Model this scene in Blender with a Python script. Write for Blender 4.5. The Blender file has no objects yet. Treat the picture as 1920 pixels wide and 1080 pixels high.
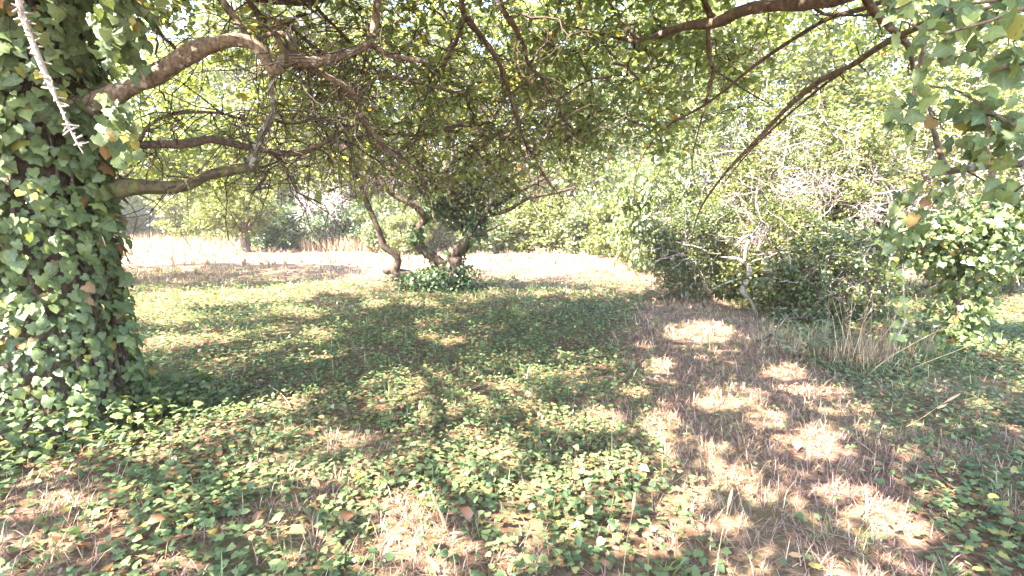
import bpy, math
import numpy as np
from mathutils import Vector

# ------------------------------------------------------------------ camera, sky, sun, exposure
SC = bpy.context.scene
COL = SC.collection
RNG = np.random.default_rng(11)
CAM_H = 1.40
PITCH = math.radians(7.1)
FPX = 960.0                       # focal length in pixels of the 1920 px wide photograph

cam_data = bpy.data.cameras.new('camera')
cam_data.sensor_width = 36.0
cam_data.lens = 18.0
cam_data.clip_start = 0.02
cam_data.clip_end = 600.0
cam = bpy.data.objects.new('camera', cam_data)
cam.location = (0, 0, CAM_H)
cam.rotation_euler = (math.radians(90) - PITCH, 0, 0)
COL.objects.link(cam)
SC.camera = cam

SUN_EL = math.radians(47)
SUN_H = np.array([-0.76, -0.65]); SUN_H /= np.linalg.norm(SUN_H)
SUN = np.array([SUN_H[0]*math.cos(SUN_EL), SUN_H[1]*math.cos(SUN_EL), math.sin(SUN_EL)])  # towards the sun

world = bpy.data.worlds.new('World')
SC.world = world
world.use_nodes = True
wn = world.node_tree
wn.nodes.clear()
sky = wn.nodes.new('ShaderNodeTexSky')
sky.sky_type = 'NISHITA'
sky.sun_disc = False
sky.sun_elevation = SUN_EL
sky.sun_rotation = math.atan2(SUN_H[0], SUN_H[1])
sky.air_density = 1.0
sky.dust_density = 0.8
sky.ozone_density = 2.0
bg = wn.nodes.new('ShaderNodeBackground')
bg.inputs['Strength'].default_value = 0.15
wo = wn.nodes.new('ShaderNodeOutputWorld')
wn.links.new(sky.outputs[0], bg.inputs[0])
wn.links.new(bg.outputs[0], wo.inputs[0])

sun_data = bpy.data.lights.new('sun', 'SUN')
sun_data.energy = 5.0
sun_data.angle = math.radians(0.55)
sun_data.color = (1.0, 0.93, 0.82)
sun = bpy.data.objects.new('sun', sun_data)
sun.rotation_euler = Vector(tuple(-SUN)).to_track_quat('-Z', 'Y').to_euler()
sun.location = tuple(SUN*60)
COL.objects.link(sun)

vs = SC.view_settings
vs.view_transform = 'Standard'
vs.look = 'None'
vs.exposure = 3.95
vs.gamma = 1.0
vs.use_curve_mapping = False
SC.render.engine = 'CYCLES'
cy = SC.cycles
cy.use_denoising = True
cy.max_bounces = 7
cy.diffuse_bounces = 4
cy.glossy_bounces = 2
cy.transmission_bounces = 4
cy.transparent_max_bounces = 4
cy.caustics_reflective = False
cy.caustics_refractive = False
cy.sample_clamp_indirect = 6.0

# ------------------------------------------------------------------ pixel <-> place helpers
CP, SP = math.cos(PITCH), math.sin(PITCH)
def ray(px, py):
    a = (np.asarray(px, float)-960)/FPX; b = (540-np.asarray(py, float))/FPX
    return np.stack([a, CP+b*SP, -SP+b*CP], -1)
def at(px, py, y):
    d = ray(px, py); return np.array([0, 0, CAM_H]) + d*(np.asarray(y, float)/d[..., 1])[..., None]
def on_ground(px, py):
    d = ray(px, py); return np.array([0, 0, CAM_H]) + d*(CAM_H/-d[..., 2])[..., None]
def pix(P):
    x = P[..., 0]; y = P[..., 1]; z = P[..., 2]-CAM_H
    zc = np.maximum(y*CP - z*SP, 1e-3); yc = y*SP + z*CP
    return 960+FPX*x/zc, 540-FPX*yc/zc
def gz(x, y):
    return (0.018*np.sin(x*1.7+y*0.6)*np.cos(y*1.3-x*0.4) + 0.010*np.sin(x*4.1+1.3)*np.sin(y*3.7)
            + 0.05*np.sin(x*0.21+2.0)*np.sin(y*0.17)
            + 0.10*np.clip((y-13)/8, 0, 1)*np.sin(x*.37+1.0)*np.cos(y*.29))
def unit(v):
    return v/np.maximum(np.linalg.norm(v, axis=-1, keepdims=True), 1e-9)
def noise2(u, v, seed=0):
    r = np.random.default_rng(seed); s = 0
    for k in range(6):
        a, b, c = r.uniform(0, 6.28, 3); f = 0.6*1.55**k
        s = s + np.sin(f*(u*math.cos(a)+v*math.sin(a))+b+1.3*np.sin(f*0.7*(u*math.cos(c)+v*math.sin(c))))/(1.25**k)
    return s/3.0

# ------------------------------------------------------------------ mesh helpers
def mesh_from(name, V, F, rnd=None, smooth=False, vein=False):
    me = bpy.data.meshes.new(name)
    V = np.ascontiguousarray(V, dtype=np.float32)
    if not isinstance(F, (list, tuple)): F = [F]
    F = [np.asarray(f, dtype=np.int32) for f in F if len(f)]
    me.vertices.add(len(V)); me.vertices.foreach_set('co', V.ravel())
    loops = np.concatenate([f.ravel() for f in F])
    counts = np.concatenate([np.full(len(f), f.shape[1], np.int32) for f in F])
    starts = np.concatenate([[0], np.cumsum(counts)[:-1]]).astype(np.int32)
    me.loops.add(len(loops)); me.loops.foreach_set('vertex_index', loops)
    me.polygons.add(len(counts))
    me.polygons.foreach_set('loop_start', starts)
    if smooth: me.polygons.foreach_set('use_smooth', np.ones(len(counts), bool))
    me.update(calc_edges=True)
    if rnd is not None:
        at_ = me.attributes.new('rnd', 'FLOAT', 'POINT')
        at_.data.foreach_set('value', np.ascontiguousarray(rnd, dtype=np.float32))
    if vein:
        at_ = me.attributes.new('vein', 'FLOAT', 'POINT')
        at_.data.foreach_set('value', np.tile(VEIN, len(V)//len(VEIN)).astype(np.float32))
    return me
def props(o, label=None, cat=None, group=None, kind=None):
    if label: o['label'] = label
    if cat: o['category'] = cat
    if group: o['group'] = group
    if kind: o['kind'] = kind
    return o
def link(name, me, mat, parent=None, loc=None, **k):
    o = bpy.data.objects.new(name, me); COL.objects.link(o)
    if me is not None and mat is not None and not me.materials: me.materials.append(mat)
    if parent is not None: o.parent = parent
    if loc is not None: o.location = loc
    return props(o, **k)
def obj(name, V, F, mat, parent=None, rnd=None, smooth=False, vein=False, **k):
    if parent is not None: V = V - np.array(parent.location)
    return link(name, mesh_from(name, V, F, rnd, smooth, vein), mat, parent, **k)
def thing(name, loc, label, cat, group=None):
    o = bpy.data.objects.new(name, None); COL.objects.link(o)
    o.location = tuple(float(c) for c in loc); o.empty_display_size = 0.2
    return props(o, label, cat, group)
def copy_tree(src, loc, rotz, scale, label, group=None):
    c = src.copy(); COL.objects.link(c)
    c.location = loc; c.rotation_euler = (0, 0, rotz); c.scale = scale
    c['label'] = label
    if group: c['group'] = group
    for ch in list(src.children):
        d = ch.copy(); COL.objects.link(d); d.parent = c
        for g in list(ch.children):
            e = g.copy(); COL.objects.link(e); e.parent = d
    return c

def tubes(P, Rr, seg=3):
    """P (N,K,3) centre lines, Rr (N,K) radii -> verts, quads"""
    P = np.asarray(P, float); Rr = np.asarray(Rr, float)
    N, K, _ = P.shape
    T = np.empty_like(P); T[:, 1:-1] = P[:, 2:]-P[:, :-2]; T[:, 0] = P[:, 1]-P[:, 0]; T[:, -1] = P[:, -1]-P[:, -2]
    T = unit(T)
    ref = np.where(np.abs(T[..., 2:3]) > 0.9, np.array([1.0, 0.1, 0.0]), np.array([0.05, 0.1, 1.0]))
    A = unit(np.cross(T, ref)); B = np.cross(T, A)
    ang = np.arange(seg)*2*math.pi/seg
    V = P[:, :, None, :] + Rr[:, :, None, None]*(np.cos(ang)[None, None, :, None]*A[:, :, None, :] + np.sin(ang)[None, None, :, None]*B[:, :, None, :])
    idx = np.arange(N*K*seg).reshape(N, K, seg)
    a = idx[:, :-1, :]; b = np.roll(idx, -1, 2)[:, :-1, :]; c = np.roll(idx, -1, 2)[:, 1:, :]; d = idx[:, 1:, :]
    return V.reshape(-1, 3), np.stack([a, b, c, d], -1).reshape(-1, 4)
def smooth_path(pts, step=0.06):
    pts = np.asarray(pts, float)
    if len(pts) < 3:
        n = max(3, int(np.linalg.norm(pts[-1]-pts[0])/step)); t = np.linspace(0, 1, n)[:, None]
        return pts[0]*(1-t)+pts[-1]*t, np.linspace(0, len(pts)-1, n)
    ext = np.vstack([2*pts[0]-pts[1], pts, 2*pts[-1]-pts[-2]])
    out, par = [], []
    for i in range(len(pts)-1):
        p0, p1, p2, p3 = ext[i:i+4]
        n = max(2, int(np.linalg.norm(p2-p1)/step))
        t = (np.arange(n)/n)[:, None]
        out.append(0.5*(2*p1+(p2-p0)*t+(2*p0-5*p1+4*p2-p3)*t*t+(3*p1-p0-3*p2+p3)*t**3)); par.append(i+t[:, 0])
    out.append(pts[-1:]); par.append(np.array([len(pts)-1.0]))
    return np.vstack(out), np.concatenate(par)
def limb(pts, radii, seg=10, rough=0.10, step=0.06, seed=0, wob=0.0):
    """one branch as a lumpy tube -> verts, faces, centre line"""
    r = np.random.default_rng(seed)
    C, par = smooth_path(pts, step)
    rad = np.interp(par, np.arange(len(radii)), radii)
    s = np.arange(len(C))*step
    rad = rad*(1+rough*(0.6*np.sin(s*9+r.uniform(0, 6))+0.5*np.sin(s*21+r.uniform(0, 6))))
    if wob: C = C + wob*np.stack([np.sin(s*4+r.uniform(0, 6)), np.sin(s*3.3+r.uniform(0, 6)), np.sin(s*5+r.uniform(0, 6))], 1)*np.minimum(1, s/0.4)[:, None]
    V, Q = tubes(C[None], rad[None], seg)
    n = len(C)
    rr = np.repeat(rad, seg)[:, None]
    ctr = np.repeat(C, seg, 0)
    lump = noise2(V[:, 0]*18+V[:, 2]*11, V[:, 1]*18-V[:, 2]*14, seed+5)*.6+noise2(V[:, 0]*43-V[:, 2]*31, V[:, 1]*41+V[:, 2]*37, seed+6)*.5
    V = ctr + (V-ctr)*(1+rough*.9*np.clip(lump, -1.2, 1.2)+r.normal(0, rough*0.2, len(V)))[:, None]
    # tip cap
    V = np.vstack([V, C[-1:]+ (C[-1]-C[-2])*0.3])
    ti = len(V)-1; base = (n-1)*seg
    tri = np.array([[base+k, base+(k+1) % seg, ti] for k in range(seg)])
    return V, [Q, tri], C

# leaf templates: stem at origin, length along +x, face up +z
def tpl(v, f): return np.array(v, float), np.array(f, int)
OVAL = tpl([(0, 0, 0), (.30, .29, .05), (.72, .26, .03), (1, 0, -.06), (.72, -.26, .03), (.30, -.29, .05)],
           [(0, 5, 1), (1, 5, 4), (1, 4, 2), (2, 4, 3)])
CHEAP = tpl([(0, 0, 0), (.48, .33, .05), (1, 0, -.04), (.48, -.33, .05)], [(0, 3, 1), (1, 3, 2)])
IVY = tpl([(0.30, 0, .035), (.03, 0, 0), (-.13, .22, .0), (.02, .46, -.03), (.25, .39, .01), (.46, .42, -.05), (.66, .27, .0), (1.0, 0, -.08),
           (.66, -.27, .0), (.46, -.42, -.05), (.25, -.39, .01), (.02, -.46, -.03), (-.13, -.22, 0)],
          [(0, i+1, i) if False else (0, i, i+1) for i in range(1, 12)] + [(0, 12, 1)])
IVY = (IVY[0]*np.array([1, 1, 1.7]), IVY[1][:, ::-1])
VEIN = np.array([1, .2, .3, 1, 0, 1, 0, 1, 0, 1, 0, 1, .3])
IVY6 = tpl([(0, 0, 0), (.02, .45, -.02), (.55, .30, .02), (1, 0, -.05), (.55, -.30, .02), (.02, -.45, -.02), (.3, 0, .04)],
           [(6, 1, 0), (6, 2, 1), (6, 3, 2), (6, 4, 3), (6, 5, 4), (6, 0, 5)])
IVY6 = (IVY6[0], IVY6[1][:, ::-1])
WIDE = tpl([(0, 0, 0), (.40, .46, .05), (1, 0, -.04), (.40, -.46, .05)], [(0, 3, 1), (1, 3, 2)])
def leaves(tp, pos, axis, nrm, size, rng=RNG):
    v, f = tp
    X = unit(axis); Z = nrm - (nrm*X).sum(-1, keepdims=True)*X; Z = unit(Z); Y = np.cross(Z, X)
    N = len(pos); s = np.asarray(size, float).reshape(-1, 1, 1)*np.ones((N, 1, 1))
    wv = rng.uniform(0.85, 1.15, (N, 1, 1)); cv = rng.uniform(-0.6, 1.8, (N, 1, 1))
    V = pos[:, None, :] + s*(v[None, :, 0:1]*X[:, None, :] + wv*v[None, :, 1:2]*Y[:, None, :] + cv*v[None, :, 2:3]*Z[:, None, :])
    F = f[None] + (np.arange(N)*len(v))[:, None, None]
    return V.reshape(-1, 3), F.reshape(-1, 3), np.repeat(rng.random(N), len(v))
def rand_dir(n, rng=RNG):
    return unit(rng.normal(size=(n, 3)))

# ------------------------------------------------------------------ materials
def new_mat(name):
    m = bpy.data.materials.new(name); m.use_nodes = True
    m.node_tree.nodes.clear()
    return m, m.node_tree.nodes, m.node_tree.links
def ramp(nodes, stops):
    cr = nodes.new('ShaderNodeValToRGB')
    while len(cr.color_ramp.elements) < len(stops): cr.color_ramp.elements.new(0.5)
    for e, (p, c) in zip(cr.color_ramp.elements, stops):
        e.position = p; e.color = (*c, 1)
    return cr
def leaf_material(name, stops, trans=0.42, gloss=0.05, rough=0.45, tint=(1.35, 1.25, 0.55)):
    m, n, l = new_mat(name)
    a = n.new('ShaderNodeAttribute'); a.attribute_name = 'rnd'
    oi = n.new('ShaderNodeObjectInfo')
    ad = n.new('ShaderNodeMath'); ad.operation = 'ADD'
    fr = n.new('ShaderNodeMath'); fr.operation = 'FRACT'
    l.new(a.outputs['Fac'], ad.inputs[0]); l.new(oi.outputs['Random'], ad.inputs[1]); l.new(ad.outputs[0], fr.inputs[0])
    cr = ramp(n, stops); l.new(fr.outputs[0], cr.inputs[0])
    # mottling
    tc = n.new('ShaderNodeNewGeometry'); nz = n.new('ShaderNodeTexNoise'); nz.inputs['Scale'].default_value = 38
    l.new(tc.outputs['Position'], nz.inputs['Vector'])
    mr = n.new('ShaderNodeMapRange'); mr.inputs[3].default_value = 0.72; mr.inputs[4].default_value = 1.25
    l.new(nz.outputs['Fac'], mr.inputs[0])
    mx = n.new('ShaderNodeMix'); mx.data_type = 'RGBA'; mx.blend_type = 'MULTIPLY'; mx.inputs[0].default_value = 1.0
    l.new(cr.outputs[0], mx.inputs[6]); l.new(mr.outputs[0], mx.inputs[7])
    va = n.new('ShaderNodeAttribute'); va.attribute_name = 'vein'
    vr = n.new('ShaderNodeMapRange'); vr.inputs[1].default_value = .80; vr.inputs[2].default_value = .97; vr.inputs[4].default_value = .22; l.new(va.outputs['Fac'], vr.inputs[0])
    vm = n.new('ShaderNodeMix'); vm.data_type = 'RGBA'; l.new(vr.outputs[0], vm.inputs[0]); l.new(mx.outputs[2], vm.inputs[6]); vm.inputs[7].default_value = (.24, .27, .13, 1)
    mx = vm
    tm = n.new('ShaderNodeMix'); tm.data_type = 'RGBA'; tm.blend_type = 'MULTIPLY'; tm.inputs[0].default_value = 1.0
    l.new(mx.outputs[2], tm.inputs[6]); tm.inputs[7].default_value = (*tint, 1)
    df = n.new('ShaderNodeBsdfDiffuse'); tr = n.new('ShaderNodeBsdfTranslucent'); gl = n.new('ShaderNodeBsdfGlossy')
    gl.inputs['Roughness'].default_value = rough; gl.inputs['Color'].default_value = (1, 1, 1, 1)
    l.new(mx.outputs[2], df.inputs[0]); l.new(tm.outputs[2], tr.inputs[0])
    m1 = n.new('ShaderNodeMixShader'); m1.inputs[0].default_value = trans
    l.new(df.outputs[0], m1.inputs[1]); l.new(tr.outputs[0], m1.inputs[2])
    m2 = n.new('ShaderNodeMixShader'); m2.inputs[0].default_value = gloss
    l.new(m1.outputs[0], m2.inputs[1]); l.new(gl.outputs[0], m2.inputs[2])
    o = n.new('ShaderNodeOutputMaterial'); l.new(m2.outputs[0], o.inputs[0])
    return m
def bark_material(name, dark, light, lichen=None, amount=0.5, scale=14, bump=0.5):
    m, n, l = new_mat(name)
    g = n.new('ShaderNodeNewGeometry')
    mp = n.new('ShaderNodeMapping'); mp.inputs['Scale'].default_value = (1, 1, 0.55)
    l.new(g.outputs['Position'], mp.inputs[0])
    n1 = n.new('ShaderNodeTexNoise'); n1.inputs['Scale'].default_value = scale; n1.inputs['Detail'].default_value = 6; n1.inputs['Roughness'].default_value = 0.7
    l.new(mp.outputs[0], n1.inputs['Vector'])
    cr = ramp(n, [(0.32, dark), (0.68, light)]); l.new(n1.outputs['Fac'], cr.inputs[0])
    col = cr.outputs[0]
    if lichen:
        n2 = n.new('ShaderNodeTexNoise'); n2.inputs['Scale'].default_value = scale*0.55; n2.inputs['Detail'].default_value = 4
        l.new(g.outputs['Position'], n2.inputs['Vector'])
        c2 = ramp(n, [(amount, (0, 0, 0)), (amount+0.08, (1, 1, 1))]); l.new(n2.outputs['Fac'], c2.inputs[0])
        mx = n.new('ShaderNodeMix'); mx.data_type = 'RGBA'; l.new(c2.outputs[0], mx.inputs[0]); l.new(col, mx.inputs[6]); mx.inputs[7].default_value = (*lichen, 1)
        col = mx.outputs[2]
    bp = n.new('ShaderNodeBump'); bp.inputs['Strength'].default_value = bump; bp.inputs['Distance'].default_value = 0.02
    l.new(n1.outputs['Fac'], bp.inputs['Height'])
    b = n.new('ShaderNodeBsdfPrincipled'); b.inputs['Roughness'].default_value = 0.85; b.inputs['Specular IOR Level'].default_value = 0.2
    l.new(col, b.inputs['Base Color']); l.new(bp.outputs[0], b.inputs['Normal'])
    o = n.new('ShaderNodeOutputMaterial'); l.new(b.outputs[0], o.inputs[0])
    return m

M = {}
M['ivy'] = leaf_material('ivy_leaf', [(0, (.055, .080, .030)), (.30, (.072, .100, .038)), (.62, (.098, .132, .048)), (.84, (.130, .165, .058)), (.95, (.165, .20, .06)),
                                       (.975, (.28, .24, .05)), (.992, (.20, .09, .035))], trans=0.34, gloss=0.025, rough=0.5)
M['ground_ivy'] = leaf_material('ground_ivy_leaf', [(0, (.056, .086, .036)), (.40, (.086, .122, .050)), (.75, (.124, .162, .068)), (.93, (.185, .20, .08)), (.97, (.26, .20, .05)), (1, (.22, .10, .04))],
                                trans=0.34, gloss=0.02, rough=0.5)
M['fruit_leaf'] = leaf_material('fruit_tree_leaf', [(0, (.092, .120, .048)), (.35, (.125, .156, .060)), (.75, (.160, .190, .074)), (.95, (.20, .22, .085)), (.985, (.28, .22, .05)), (1, (.28, .12, .04))],
                                trans=0.60, gloss=0.02, tint=(1.8, 1.65, .75))
M['pale_leaf'] = leaf_material('pale_tree_leaf', [(0, (.070, .092, .022)), (.45, (.105, .128, .030)), (.85, (.150, .165, .042)), (1, (.23, .20, .07))], trans=0.45, gloss=0.03)
M['mid_leaf'] = leaf_material('shrub_leaf', [(0, (.056, .082, .028)), (.40, (.090, .120, .040)), (.80, (.128, .155, .052)), (1, (.20, .18, .07))], trans=0.42, gloss=0.04)
M['dark_leaf'] = leaf_material('evergreen_leaf', [(0, (.034, .060, .024)), (.5, (.054, .086, .034)), (1, (.090, .125, .046))], trans=0.28, gloss=0.03, rough=0.45)
M['straw'] = leaf_material('dry_grass', [(0, (.17, .100, .060)), (.35, (.28, .175, .105)), (.75, (.40, .28, .175)), (1, (.52, .40, .26))], trans=0.30, gloss=0.03, tint=(1.1, 1.0, .8))
M['brown_grass'] = leaf_material('brown_dead_grass', [(0, (.095, .050, .034)), (.4, (.190, .108, .082)), (.8, (.31, .195, .148)), (.92, (.38, .27, .19)), (1, (.15, .17, .06))], trans=0.28, gloss=0.03, tint=(1.1, 1.0, .8))
M['green_grass'] = leaf_material('green_grass', [(0, (.065, .110, .032)), (.5, (.105, .155, .045)), (.85, (.16, .19, .065)), (1, (.33, .25, .12))], trans=0.35, gloss=0.04)
M['dead_leaf'] = leaf_material('dead_leaf', [(0, (.12, .055, .03)), (.4, (.22, .10, .045)), (.75, (.31, .16, .07)), (.93, (.36, .25, .13)), (1, (.42, .30, .06))], trans=0.25, gloss=0.04, tint=(1.15, .9, .7))
M['withered'] = leaf_material('withered_leaf', [(0, (.13, .065, .05)), (.5, (.24, .15, .12)), (1, (.36, .26, .22))], trans=.25, gloss=.02, tint=(1.1, .9, .8))
M['bark'] = bark_material('grey_brown_bark', (.030, .019, .013), (.130, .085, .060), (.20, .19, .15), 0.62, 24, 1.0)
M['warm_bark'] = bark_material('warm_limb_bark', (.040, .026, .018), (.205, .142, .100), (.32, .28, .23), 0.60, 34, 1.0)
M['moss_bark'] = bark_material('mossy_bark', (.040, .028, .016), (.115, .082, .050), (.085, .088, .026), 0.52, 24, 1.0)
M['lichen_bark'] = bark_material('lichened_bark', (.045, .036, .028), (.150, .125, .10), (.27, .265, .225), 0.52, 30, 1.0)
M['twig'] = bark_material('twig_bark', (.026, .017, .012), (.070, .046, .032), bump=0.2, scale=25)
M['dark_bark'] = bark_material('dark_stem_bark', (.024, .016, .012), (.090, .060, .044), (.13, .12, .09), 0.66, 24, 1.0)
M['dead_twig'] = bark_material('bleached_twig', (.24, .185, .165), (.46, .385, .36), bump=0.3, scale=25)
M['stalk'] = bark_material('dry_stalk', (.26, .17, .085), (.44, .32, .18), bump=.1, scale=30)
M['tangle'] = bark_material('pinkish_dead_twig', (.12, .085, .08), (.30, .235, .225), bump=.2, scale=25)
M['grey_twig'] = bark_material('grey_dead_wood', (.10, .085, .075), (.26, .23, .20), (.36, .35, .31), 0.58)

# ------------------------------------------------------------------ where sunlight reaches the ground (drives the gaps in the crowns)
LIT = np.array([
 (1130,795,40,24),(1240,800,42,44),(1262,848,30,24),(1178,868,42,17),(1065,795,44,20),(1005,768,30,12),(990,990,32,60),(1000,930,58,26),(1070,905,26,28),
 (875,915,40,20),(830,780,42,14),(650,830,44,18),(780,862,44,15),(690,882,52,18),(760,940,60,22),(740,1005,44,26),(600,900,40,18),(480,880,42,18),
 (400,800,60,14),(700,700,150,32),(560,735,60,18),(840,648,34,15),(900,690,60,16),(1012,705,44,15),(960,728,40,13),(1085,700,32,12),(600,640,36,13),
 (1190,738,24,11),(1240,690,26,14),(1390,755,74,24),(1440,792,52,18),(1530,740,74,15),(1585,772,64,16),(1545,830,48,32),(1592,862,42,14),(1470,702,46,18),
 (1330,765,32,14),(1310,628,80,26),(1380,900,52,22),(1290,935,62,22),(1425,940,32,24),(1380,985,44,14),(1585,928,72,18),(1655,962,64,22),(1705,1005,44,18),
 (1268,992,26,18),(430,560,165,15),(330,600,64,13),(560,590,50,10),(425,765,64,11),(310,772,62,13),(60,800,90,13),(140,950,64,14),(330,930,62,14),
 (205,1000,62,18),(90,880,54,13),(285,862,54,11),(430,640,44,9),(330,642,54,12),(800,575,34,6),(712,576,28,7),(1012,556,34,5),(1110,812,20,10),
 (1480,830,30,12),(1340,850,34,12),(1450,880,26,10),(910,760,26,9),(1140,690,20,8),(1700,860,30,10),(1180,955,22,14),(930,1040,26,16),(520,1010,40,14),
 (640,960,26,10),(1080,1000,20,22),(1500,955,34,12),(1780,930,26,10),(1820,650,50,14)], float)
_r = np.random.default_rng(77)
LIT[:, 2:] *= np.where(LIT[:, 0] > 1200, .86, 1.0)[:, None]
_sx = np.concatenate([_r.uniform(-60, 1230, 120), _r.uniform(1230, 1980, 20)]); _sy = 600+480*_r.random(140)**.9
_k = (_sy-420)/420
LIT = np.vstack([LIT, np.stack([_sx, _sy, _k*_r.uniform(11, 24, 140), _k*_r.uniform(6, 12, 140)], 1)])
BEAMS = [  # sunlit spots up on the ivy and the limbs: (point, radius)
 (at(60, 620, 3.0), .20), (at(150, 700, 2.95), .20), (at(215, 690, 2.95), .12), (at(100, 560, 3.0), .12), (at(110, 430, 3.0), .08), (at(170, 480, 2.95), .08),
 (at(20, 560, 3.1), .20), (at(60, 470, 3.0), .10), (at(40, 730, 2.9), .16), (at(120, 630, 3.0), .2), (at(50, 60, 2.7), .09), (at(95, 140, 2.7), .09), (at(125, 210, 2.7), .09), (at(150, 270, 2.7), .09),
 (at(430, 75, 3.45), .10), (at(300, 135, 3.4), .08), (at(480, 95, 3.5), .08), (at(620, 108, 3.7), .08), (at(690, 60, 3.7), .07), (at(250, 160, 3.4), .06), (at(640, 165, 3.8), .06)]
def sunlit_gap(P, rng):
    """True where a leaf at P would stand in one of the sunbeams that reach the ground"""
    g = P[:, :2] - SUN[:2]*(P[:, 2]/SUN[2])[:, None]
    nx = 0.045*noise2(g[:, 0]*6, g[:, 1]*6, 3); ny = 0.045*noise2(g[:, 0]*6, g[:, 1]*6, 4)
    G = np.stack([g[:, 0]+nx, g[:, 1]+ny, np.zeros(len(g))], 1)
    front = G[:, 1] > 0.8
    u, v = pix(G)
    m = np.zeros(len(P), bool)
    for cx, cy_, rx, ry in LIT:
        m |= ((u-cx)/(rx*1.05))**2+((v-cy_)/(ry*1.05))**2 < 1
    fine = noise2(g[:, 0]*13, g[:, 1]*13, 12)
    m &= fine > -.65
    m |= fine > .80
    edge = np.interp(u, [-400, 260, 740, 870, 1210, 1240], [490, 489, 489, 499, 556, 440])
    m |= (v < edge)
    m |= (u > 1835) & (G[:, 1] > 7.4)
    m &= front & (v > 380) & (v < 1200) & (u > -700) & (u < 2700)
    out = ~front | (u < -60) | (u > 1980) | (v > 1090)
    m |= out & (noise2(g[:, 0]*2.2, g[:, 1]*2.2, 9) > 0.42)
    h = P[:, :2] - SUN[:2]*((P[:, 2]-1.6)/SUN[2])[:, None]
    m |= (h[:, 0] > 2.5) & (h[:, 1] > 7.3) & (P[:, 2] > 1.7) & (rng.random(len(P)) > .26)
    for c, r in BEAMS:
        r = r*1.3
        d = P-c; t = d@SUN
        m |= (t > 0.12) & (np.linalg.norm(d-t[:, None]*SUN, axis=1) < r)
    return m & (rng.random(len(P)) > 0.04)

# ------------------------------------------------------------------ crowns: twigs that reach out to clumps of leaves
def crown(skel, clumps, rng, leaf=0.07, nsub=8, per=9, spread=0.34, tp=OVAL, gaps=True, droop=0.15, flat=0.5, twig_r=(.007, .0022), K=7):
    """skel (S,3) points of the limbs, clumps (N,3) -> twig tubes and leaves"""
    pool = skel.copy()
    d0 = np.array([np.min(((skel-c)**2).sum(1)) for c in clumps])
    order = np.argsort(d0)
    paths, rads = [], []
    for i in order:
        c = clumps[i]
        j = np.argmin(((pool-c)**2).sum(1)); s = pool[j]
        L = np.linalg.norm(c-s)
        if L < 0.05: continue
        t = np.linspace(0, 1, K)[:, None]
        side = unit(np.cross(c-s, rng.normal(size=3)))
        p = s+(c-s)*t + side*np.sin(t*math.pi)*L*rng.uniform(-.18, .18) + np.array([0, 0, 1.0])*np.sin(t*math.pi)*L*rng.uniform(-.05, .2)
        p[1:-1] += rng.normal(0, 0.022*L+.004, (K-2, 3))
        paths.append(p); r0 = twig_r[0]*(0.7+0.8*min(L, 1.6)); rads.append(np.linspace(r0, twig_r[1]*1.3, K))
        pool = np.vstack([pool, p[2:]])
    paths = np.array(paths); rads = np.array(rads)
    N = len(paths)
    # side twigs
    k = rng.integers(K//2, K, (N, nsub)); s = paths[np.arange(N)[:, None], k].reshape(-1, 3)
    main = np.repeat(unit(paths[:, -1]-paths[:, -3]), nsub, 0)
    d = unit(rand_dir(N*nsub, rng)*np.array([1, 1, flat+.25]) + 0.45*main + np.array([0, 0, -droop]))
    L = rng.uniform(.55, 1.35, N*nsub)*spread
    KK = 4; t = np.linspace(0, 1, KK)
    sp = s[:, None]+d[:, None]*(L[:, None]*t)[..., None]
    sp[:, 1:] += rng.normal(0, .015, (N*nsub, KK-1, 3)); sp[:, :, 2] += (t**2)[None]*L[:, None]*rng.uniform(-.25, .25, (N*nsub, 1))
    if gaps:
        kt = ~sunlit_gap(sp[:, 2], rng); sp, d = sp[kt], d[kt]
    V1, F1 = tubes(paths, rads, 4); V2, F2 = tubes(sp, np.broadcast_to(np.linspace(twig_r[1], twig_r[1]*.5, KK), (len(sp), KK)), 3)
    tv = np.vstack([V1, V2]); tf = np.vstack([F1, F2+len(V1)])
    # leaves
    n = len(sp)
    q = rng.uniform(.12, 1.0, (n, per)); seg = q*(KK-1); i0 = np.minimum(seg.astype(int), KK-2); f = (seg-i0)[..., None]
    ii = np.arange(n)[:, None]
    pos = (sp[ii, i0]*(1-f)+sp[ii, i0+1]*f).reshape(-1, 3)
    ax = unit(np.repeat(d, per, 0)*0.5 + rand_dir(n*per, rng)*np.array([1, 1, .6]) + np.array([0, 0, -.25]))
    nr = unit(rand_dir(n*per, rng)*0.75+np.array([0, 0, 1.0]) + SUN*0.3)
    if gaps:
        keep = ~sunlit_gap(pos+ax*leaf*.5, rng)
        pos, ax, nr = pos[keep], ax[keep], nr[keep]
    size = leaf*rng.uniform(.6, 1.25, len(pos))
    lv, lf, lr = leaves(tp, pos+rng.normal(0, .01, pos.shape), ax, nr, size, rng)
    return tv, tf, lv, lf, lr
def blob_points(n, c, r, rng, hollow=0.0, rough=0.25):
    d = rand_dir(n*2, rng); q = rng.uniform(hollow**3, 1, n*2)**(1/3)
    ph = rng.uniform(0, 6.28, 3)
    bump = 1+rough*(np.sin(d[:, 0]*5+ph[0])*np.sin(d[:, 1]*5+ph[1])+.6*np.sin(d[:, 2]*7+ph[2]))
    return (np.asarray(c)+d*(q*bump)[:, None]*np.asarray(r))[:n]

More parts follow.
